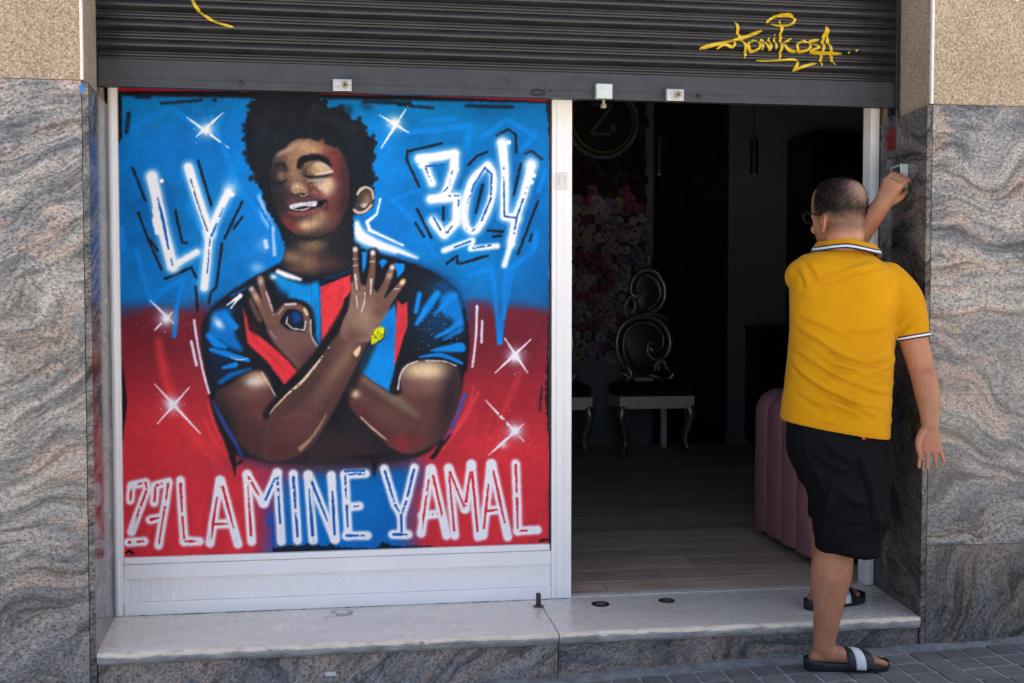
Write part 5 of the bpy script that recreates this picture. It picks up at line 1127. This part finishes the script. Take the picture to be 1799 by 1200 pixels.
# eyes and brows (turned away from the street)
for s in (-1,1):
    bm = bmesh.new(); bmesh.ops.create_uvsphere(bm, u_segments=12, v_segments=8, radius=.012, matrix=Matrix.Translation(hc+H_F*.092+H_R*(s*.033)+U*(-.012))); mpart(link('eye', bm_mesh('eye', bm), M['trim'], smooth=True), body)
    mpart(tube('eyebrow', [hc+H_F*(.098-.004*abs(x))+H_R*(s*x*.01)+U*(.010) for x in (1.8,3,4.5,5.6)], [.002,.0035,.003,.001], plain('brow_hair', (0.02,0.016,0.014), 0.8)), body)
mpart(tube('mouth', [hc+H_F*.090+H_R*x+U*(-.098) for x in (-.024,-.01,.01,.024)], [.002,.004,.004,.002], plain('lip', (0.32,0.13,0.11), 0.5)), body)
# spectacles
gl = M['black_gloss']
gs = mpart(tube('glasses', [hc-H_R*.0925-H_F*.020+U*(-.032), hc-H_R*.0965-H_F*.008+U*(-.021), hc-H_R*.0965+H_F*.030+U*(-.012), hc-H_R*.0935+H_F*.075+U*(-.006), hc-H_R*.083+H_F*.116+U*(-.006)], [.0022,.0026,.0028,.003,.0032], gl), body)
mpart(tube('temple_arm', [hc+H_R*.0925-H_F*.020+U*(-.030), hc+H_R*.0955+H_F*.030+U*(-.010), hc+H_R*.083+H_F*.116+U*(-.006)], .0026, gl), body)
for s in (-1,1):
    c_ = hc+H_F*.120+H_R*(s*.038)+U*(-.016)
    mpart(tube('lens_rim', [c_+H_R*(.036*math.cos(t_))+U*(.022*math.sin(t_))-H_F*(.25*abs(.036*math.cos(t_)) if math.cos(t_)*s > 0 else 0) for t_ in np.linspace(0,2*math.pi,25)], .0024, gl), body)

# ---- polo shirt
S = Loft()
def tr(px, py, Y, hw, hd_, tilt=0): return (at(px,py,Y), T_R*hw+U*tilt, T_F*hd_)
S.ring_loft([tr(1484,437,.035,.070,.068), tr(1483,443,.034,.104,.085,-.008), tr(1481,453,.033,.150,.105,-.016), tr(1480,468,.032,.188,.125,-.018), tr(1481,495,.031,.206,.142,-.012), tr(1480,535,.030,.204,.150), tr(1478,580,.030,.200,.152), tr(1476,630,.030,.202,.158), tr(1472,680,.030,.201,.162), tr(1468,720,.030,.203,.168,-.022), tr(1467,747,.030,.205,.172,-.032), tr(1467,754,.030,.203,.170,-.034)], 40, 2.35)
S.limb([at(1560,488,-.02), at(1584,520,-.045), at(1597,560,-.060), at(1603,592,-.068)], [.066,.0755,.0735,.0665], 24)      # right sleeve
S.limb([at(1425,478,.06), shl+U*.006, shl+(ell-shl)*.55, shl+(ell-shl)*.78], [.075,.077,.075,.072], 24)                              # left sleeve
shirt = S.solid('shirt', 0.0052, 9, 0.5)
C = co_of(shirt); N = nrm_of(shirt); px_, py_ = proj(C)
cuff = at(1603,592,-.068)
ax_s = (at(1603,592,-.068)-at(1597,560,-.060)).normalized()
# cut the sleeve end square: pull the rounded cap back to the cuff plane
dd = (C-np.array(cuff)) @ np.array(ax_s); near = (np.linalg.norm((C-np.array(cuff))-np.outer(dd,np.array(ax_s)),axis=1) < .085) & (dd > 0.0) & (dd < .09) & (px_ > 1576)
C[near] -= np.outer(dd[near]*.97, np.array(ax_s))
# folds: drag lines running from the raised shoulder to the waist, bunching above the hem
def ridge(t): return (0.5+0.5*np.sin(2*t))**2.2
warp = nz3(C, 9, 11)*.9; w2_ = nz3(C, 22, 12)
u1 = (py_-0.42*(px_-1470))/1.0
f1 = ridge(u1/11.0+warp*1.9)*sstep(py_,570,650)*(1-sstep(py_,738,752))*np.clip(.55+.75*np.sin(px_/31+warp*3+py_/60),0,1.2)
u2 = (py_-0.20*(px_-1470)); f2 = ridge(u2/15+warp*2.0+1)*sstep(py_,560,620)*(1-sstep(py_,700,745))*sstep(px_,1400,1560)*.7
u3 = (py_+0.55*(px_-1470)); f3 = ridge(u3/19+warp*1.5)*(1-sstep(py_,470,560))*.35
u4 = np.hypot(px_-1570, py_-585); f4 = ridge(u4/13+w2_*.7)*np.exp(-(u4/46)**2)*.55
CREASE = [((1379,510),(1392,516),(1418,519)),((1381,566),(1404,586),(1432,600),(1460,620),(1474,629)),((1378,610),(1412,632),(1444,652),(1476,670),(1510,685)),((1462,583),(1508,587),(1540,585),(1568,577)),((1458,619),(1492,636),(1524,644),(1560,635)),((1440,640),(1480,651),(1528,655)),((1434,680),(1468,700),(1500,712),(1545,722)),((1378,632),(1396,652),(1420,672),(1454,694)),((1498,679),(1532,692),(1566,697)),((1436,502),(1500,482),(1545,470)),((1400,560),(1440,575),(1490,600)),((1460,690),(1500,716),(1536,738)),((1395,690),(1420,706),(1450,722)),((1402,452),(1420,470),(1432,492)),((1575,594),(1590,575),(1612,560)),((1560,610),(1530,618),(1495,616)),((1566,650),(1535,660),(1500,664)),((1390,470),(1404,486),(1410,508))]
def creases(C, N, px_, py_, lines, strong=()):
  facing = np.clip(-N[:,1]*1.6, 0, 1); cr = np.zeros(len(C))
  for q_, L_ in enumerate(lines):
    Lc = np.array(crom([np.array(z_, float) for z_ in L_], 8)); best = np.full(len(C), 1e9); sgn_ = np.zeros(len(C)); tt = np.zeros(len(C))
    for a_, (p0_, p1_) in enumerate(zip(Lc[:-1], Lc[1:])):
        e_ = p1_-p0_; l_ = e_ @ e_+1e-9; u_ = np.clip(((px_-p0_[0])*e_[0]+(py_-p0_[1])*e_[1])/l_, 0, 1); dx_ = px_-p0_[0]-u_*e_[0]; dy_ = py_-p0_[1]-u_*e_[1]; dd_ = np.hypot(dx_, dy_); m_ = dd_ < best
        best[m_] = dd_[m_]; sgn_[m_] = (np.sign(e_[0]*dy_-e_[1]*dx_)*dd_)[m_]; tt[m_] = (a_+u_[m_])/(len(Lc)-1)
    env = np.sin(np.pi*np.clip(tt,.04,.96))**.6; big = 1.0 if q_ in strong else .7
    cr += env*big*(-.0075*np.exp(-(sgn_/3.2)**2)+.0090*np.exp(-((sgn_+8.5)/5.5)**2)+.003*np.exp(-((sgn_-9)/6)**2))
  return cr*facing
amp = .006*f1+.005*f2+.004*f3+.008*f4+.0012*w2_+.006*nz3(C,11,21)+1.25*creases(C, N, px_, py_, CREASE, (1,2,4,7,6))
C += N*(amp-.006)[:,None]
# shoulder seam of the right sleeve
sm_ = np.array([tuple(at(*q)) for q in ((1590,482,-.03),(1572,512,-.09),(1563,545,-.12),(1566,580,-.11))]); sm_ = np.array(crom(list(sm_),8))
dmin = np.min(np.linalg.norm(C[:,None,:]-sm_[None],axis=2),axis=1); C -= N*(np.exp(-(dmin/.0035)**2)*.0028)[:,None]
set_co(shirt, C)
def cloth(name, col, sc, rough=0.9, sheen=0.25, var=.08):
    k = NT(name); p = k.pos(); n = k.noise(p, 7, 4).outputs[0]; col = np.array(col)
    wv = k.noise(k.map(p, sc=(1,1,1)), sc, 2, 0.5).outputs[0]
    c = k.mix(1.0, k.ramp(n, [(0.3, tuple(col*(1-var))), (0.7, tuple(col*(1+var)))]), k.ramp(wv, [(0.3, .9), (0.7, 1.08)]), 'MULTIPLY')
    k.set(Base_Color=c, Roughness=rough); k.b.inputs['Sheen Weight'].default_value = sheen; k.b.inputs['Specular IOR Level'].default_value = 0.10
    k.bump(wv, 0.22, 0.0012); return k.m
M['mustard'] = cloth('mustard_pique', (0.60,0.28,0.004), 520, sheen=0.05); M['navy'] = cloth('navy_rib', (0.012,0.014,0.03), 500); M['white_rib'] = cloth('white_rib', (0.72,0.72,0.75), 500, sheen=0)
shirt_o = mpart(link('shirt', shirt, M['mustard'], smooth=True))
# hem turned under
def band(name, fn, rows, mats, n=72, th0=0, th1=2*math.pi):
    """strips between consecutive rows; fn(theta,row)->point"""
    P = [[fn(th0+(th1-th0)*i/n, r_) for i in range(n+1)] for r_ in rows]
    out = []
    for a_, b_, m_, nm in zip(P[:-1], P[1:], mats, name):
        V = a_+b_; Fc = [(i, i+1, n+2+i, n+1+i) for i in range(n)]; out.append(mpart(link(nm, mesh(nm, V, Fc), m_, smooth=True), shirt_o))
    return out
cc = at(1487, 434, .040)
def collar(t_, row):
    r_, z_ = row; s_ = max(0, math.sin(t_)); rt = max(0, math.cos(t_))
    return cc + T_R*((.104+r_)*math.cos(t_)) + T_F*((.098+r_)*math.sin(t_)+.012) + U*(z_-.050*s_**1.3-.014*rt*(1+s_)+.004*math.sin(t_*3))
rows = [(-.012,.000),(-.010,.022),(-.004,.027),(.004,.022),(.016,.006),(.0195,.000),(.0245,-.008),(.0275,-.013),(.0255,-.014),(.014,-.008)]
band(['collar_stand','collar_fold','collar_fold','collar','stripe','white_stripe','stripe','collar_edge','collar_underside'], collar, rows, [M['mustard']]*4+[M['navy'],M['white_rib'],M['navy'],M['navy'],M['mustard']], 80, R(-262), R(82))
ca_, cb_ = Vector(ax_s).orthogonal().normalized(), None; cb_ = Vector(ax_s).cross(ca_).normalized()
# measured cuff outline: follow the shirt's own end ring
sel = np.where((np.abs((C-np.array(cuff)) @ np.array(ax_s)+.008) < .006) & (np.linalg.norm(C-np.array(cuff),axis=1) < .095) & (px_ > 1573))[0]
ang_ = np.arctan2((C[sel]-np.array(cuff)) @ np.array(cb_), (C[sel]-np.array(cuff)) @ np.array(ca_)); rad_ = np.linalg.norm((C[sel]-np.array(cuff))-np.outer((C[sel]-np.array(cuff)) @ np.array(ax_s), np.array(ax_s)),axis=1)
def crad(t_):
    d_ = np.abs((ang_-t_+math.pi) % (2*math.pi)-math.pi); w__ = np.exp(-(d_/.2)**2)+1e-9; return max(.058, float((rad_*w__).sum()/w__.sum()))
CR = {round(t_,4): crad(t_) for t_ in np.linspace(0,2*math.pi,61)}
def cuffp(t_, row):
    r_ = CR[round(t_,4)]+row[0]; return cuff+ca_*(r_*math.cos(t_))+cb_*(r_*math.sin(t_))+ax_s*row[1]
band(['cuff','stripe','white_stripe','stripe','cuff_inside'], cuffp, [(.0030,-.016),(.0075,-.009),(.0085,-.004),(.0085,.003),(.0075,.008),(-.014,.006)], [M['mustard'],M['navy'],M['white_rib'],M['navy'],M['mustard']], 60)

# ---- shorts
Q = Loft()
def pr(px, py, Y, hwpx, hd_, tilt=0, R_=P_R, F_=P_F): return (at(px,py,Y), Vector((1,0,0))*hwpx*PXM+U*tilt, Vector((0,1,0))*hd_)
Q.ring_loft([pr(1468,722,.03,78,.125,-.03), pr(1468,742,.03,86,.140,-.03), pr(1470,772,.03,90,.155,-.022), pr(1471,795,.03,90,.160,-.015), pr(1479,825,.028,82,.160), pr(1488,862,.025,70,.150), pr(1492,880,.02,60,.13)], 36, 2.4)
Q.ring_loft([pr(1484,820,-.02,76,.105), pr(1492,870,-.050,69,.118), pr(1494,915,-.068,61,.118), pr(1490,950,-.078,55,.112), pr(1488,967,-.082,53,.110,-.010)], 32, 2.3)
Q.ring_loft([pr(1468,830,.10,62,.10), pr(1470,870,.14,54,.10), pr(1474,905,.17,54,.098,.004)], 28, 2.3)
shorts = Q.solid('shorts', 0.0065, 5, 0.5)
C = co_of(shorts); N = nrm_of(shorts); px_, py_ = proj(C)
C += N*sstep(py_,775,812)[:,None]*(.010*ridge((py_+.5*(px_-1480))/21+nz3(C,10,31)*1.4)*sstep(py_,780,830)*.8+.008*ridge((py_-.7*(px_-1480))/27+nz3(C,9,33)*1.2)+.003*nz3(C,16,32))[:,None]
C += N*(1.5*creases(C, N, px_, py_, [((1402,785),(1428,830),(1450,885)),((1456,845),(1447,900),(1441,955)),((1500,800),(1522,860),(1530,935)),((1552,772),(1557,805),(1560,840)),((1470,870),(1500,890),(1545,895)),((1440,770),(1462,800),(1500,820)),((1465,910),(1490,925),(1530,920)),((1420,790),(1440,812),(1480,835))], (0,1,2)))[:,None]
set_co(shorts, C)
M['shorts'] = cloth('black_jersey', (0.0062,0.0066,0.0078), 420, sheen=0.0)
so = mpart(link('shorts', shorts, M['shorts'], smooth=True))
M['red_tag'] = plain('red_tag', (0.55,0.02,0.03), 0.6)
# small red label sewn on the waist
dq = (px_-1516)**2+(py_-768)**2; i_ = np.argmin(np.where(N[:,1] < -.2, dq, 1e9)); p = Vector(C[i_])+Vector(N[i_])*.004; nv = Vector(N[i_]); sx_ = nv.cross(U).normalized()*-1; sz_ = sx_.cross(nv).normalized()
if sz_.z < 0: sz_ = -sz_
def card(name, c, a, b, n, th, mat, par):
    V = [c+a*i+b*j+n*k for k in (0,th) for i, j in ((-1,-1),(1,-1),(1,1),(-1,1))]
    return mpart(link(name, mesh(name, V, [(3,2,1,0),(4,5,6,7),(0,1,5,4),(1,2,6,5),(2,3,7,6),(3,0,4,7)]), mat), par)
rt = card('red_tag', p, sx_*.0075, sz_*.0105, nv, .0015, M['red_tag'], so); card('tag_mark', p+nv*.0018, (sx_+sz_*.5)*.0032, (sz_-sx_*.3)*.0035, nv, .0004, M['trim'], rt)

# ---- slide sandals
M['rubber'] = plain('black_rubber', (0.010,0.011,0.014), 0.55, var=0.2, scale=60); M['strap_white'] = plain('white_strap', (0.62,0.63,0.62), 0.6, var=0.08, scale=90)
def sandal(F_, s, label):
    f, sd, base = F_; base = base-U*SOLE
    outl = [(-.022,0),(-.016,.022),(.01,.037),(.06,.040),(.11,.041),(.16,.049),(.21,.054),(.25,.048),(.275,.030),(.286,.004),(.280,-.022),(.258,-.042),(.21,-.050),(.16,-.044),(.11,-.038),(.06,-.039),(.01,-.036),(-.016,-.022)]
    P = crom([np.array(q) for q in outl], 4, True); n = len(P); V, Fc = [], []
    c0 = np.array((.13,0))
    for z_, sc_ in ((.0005,.95),(.006,1.0),(.020,1.0),(.030,.985),(.031,.95),(.0245,.88)):
        for q in P:
            w_ = c0+(q-c0)*np.array((1-(1-sc_)*.4, sc_)); rise = .010*sstep(np.array(-w_[0]), -.06, .02) + .006*sstep(np.array(w_[0]), .22, .29)
            V.append(base+f*float(w_[0])+sd*float(w_[1]*s)+U*(z_+float(rise)*(z_ > .01)))
    for l in range(5):
        for i in range(n): Fc.append((l*n+i, l*n+(i+1)%n, (l+1)*n+(i+1)%n, (l+1)*n+i))
    Fc.append(tuple(range(n))[::-1]); Fc.append(tuple(5*n+i for i in range(n)))
    so_ = mpart(link('sandal', mesh('sandal', V, Fc), M['rubber'], smooth=True))
    def arch(t_, v, lift=0):       # v across the foot -1..1, t_ along
        h = .058-.10*(t_-.12)+lift; w_ = .053+.10*(t_-.14)*.3+lift*.6
        a = math.pi*(v+1)/2; return base+f*(t_+.012*math.cos(a))+sd*(-math.cos(a)*w_*s)+U*(.016+h*math.sin(a)**.8)
    def strip(nm, t0, t1, lift, mat, par):
        V, Fc = [], []; m = 28; rows_ = 6
        for j in range(rows_+1):
            t_ = t0+(t1-t0)*j/rows_
            for i in range(m+1): V.append(arch(t_, -1+2*i/m, lift-(.0025 if j in (0,rows_) else 0)))
        for j in range(rows_):
            for i in range(m): a_ = j*(m+1)+i; Fc.append((a_,a_+1,a_+m+2,a_+m+1))
        o = link(nm, mesh(nm, V, Fc), mat, smooth=True); md = o.modifiers.new('thick','SOLIDIFY'); md.thickness = .004; md.offset = -1; return mpart(o, par)
    st = strip('strap', .118, .210, .002, M['rubber'], so_); strip('white_band', .146, .180, .0045, M['strap_white'], st)
    # little gold emblem on the white band, street side
    side = -.62 if (sd*s).y > 0 else .62
    q = [arch(.163+dx, side*1.0+dz, .0058) for dx, dz in ((-.008,-.02),(-.004,.05),(.001,.06),(.004,.0),(.009,.03),(.006,-.04),(-.001,-.05),(-.006,-.07))]
    nrm_ = (q[0]-q[2]).cross(q[4]-q[2]).normalized(); nrm_ = nrm_ if nrm_.y < 0 else -nrm_
    mpart(tube('emblem', [p_+nrm_*.0004 for p_ in q], .0012, M['gold'], None, 5), st)
    return so_
sandal(fR, -1, ''); sandal(fL, 1, '')
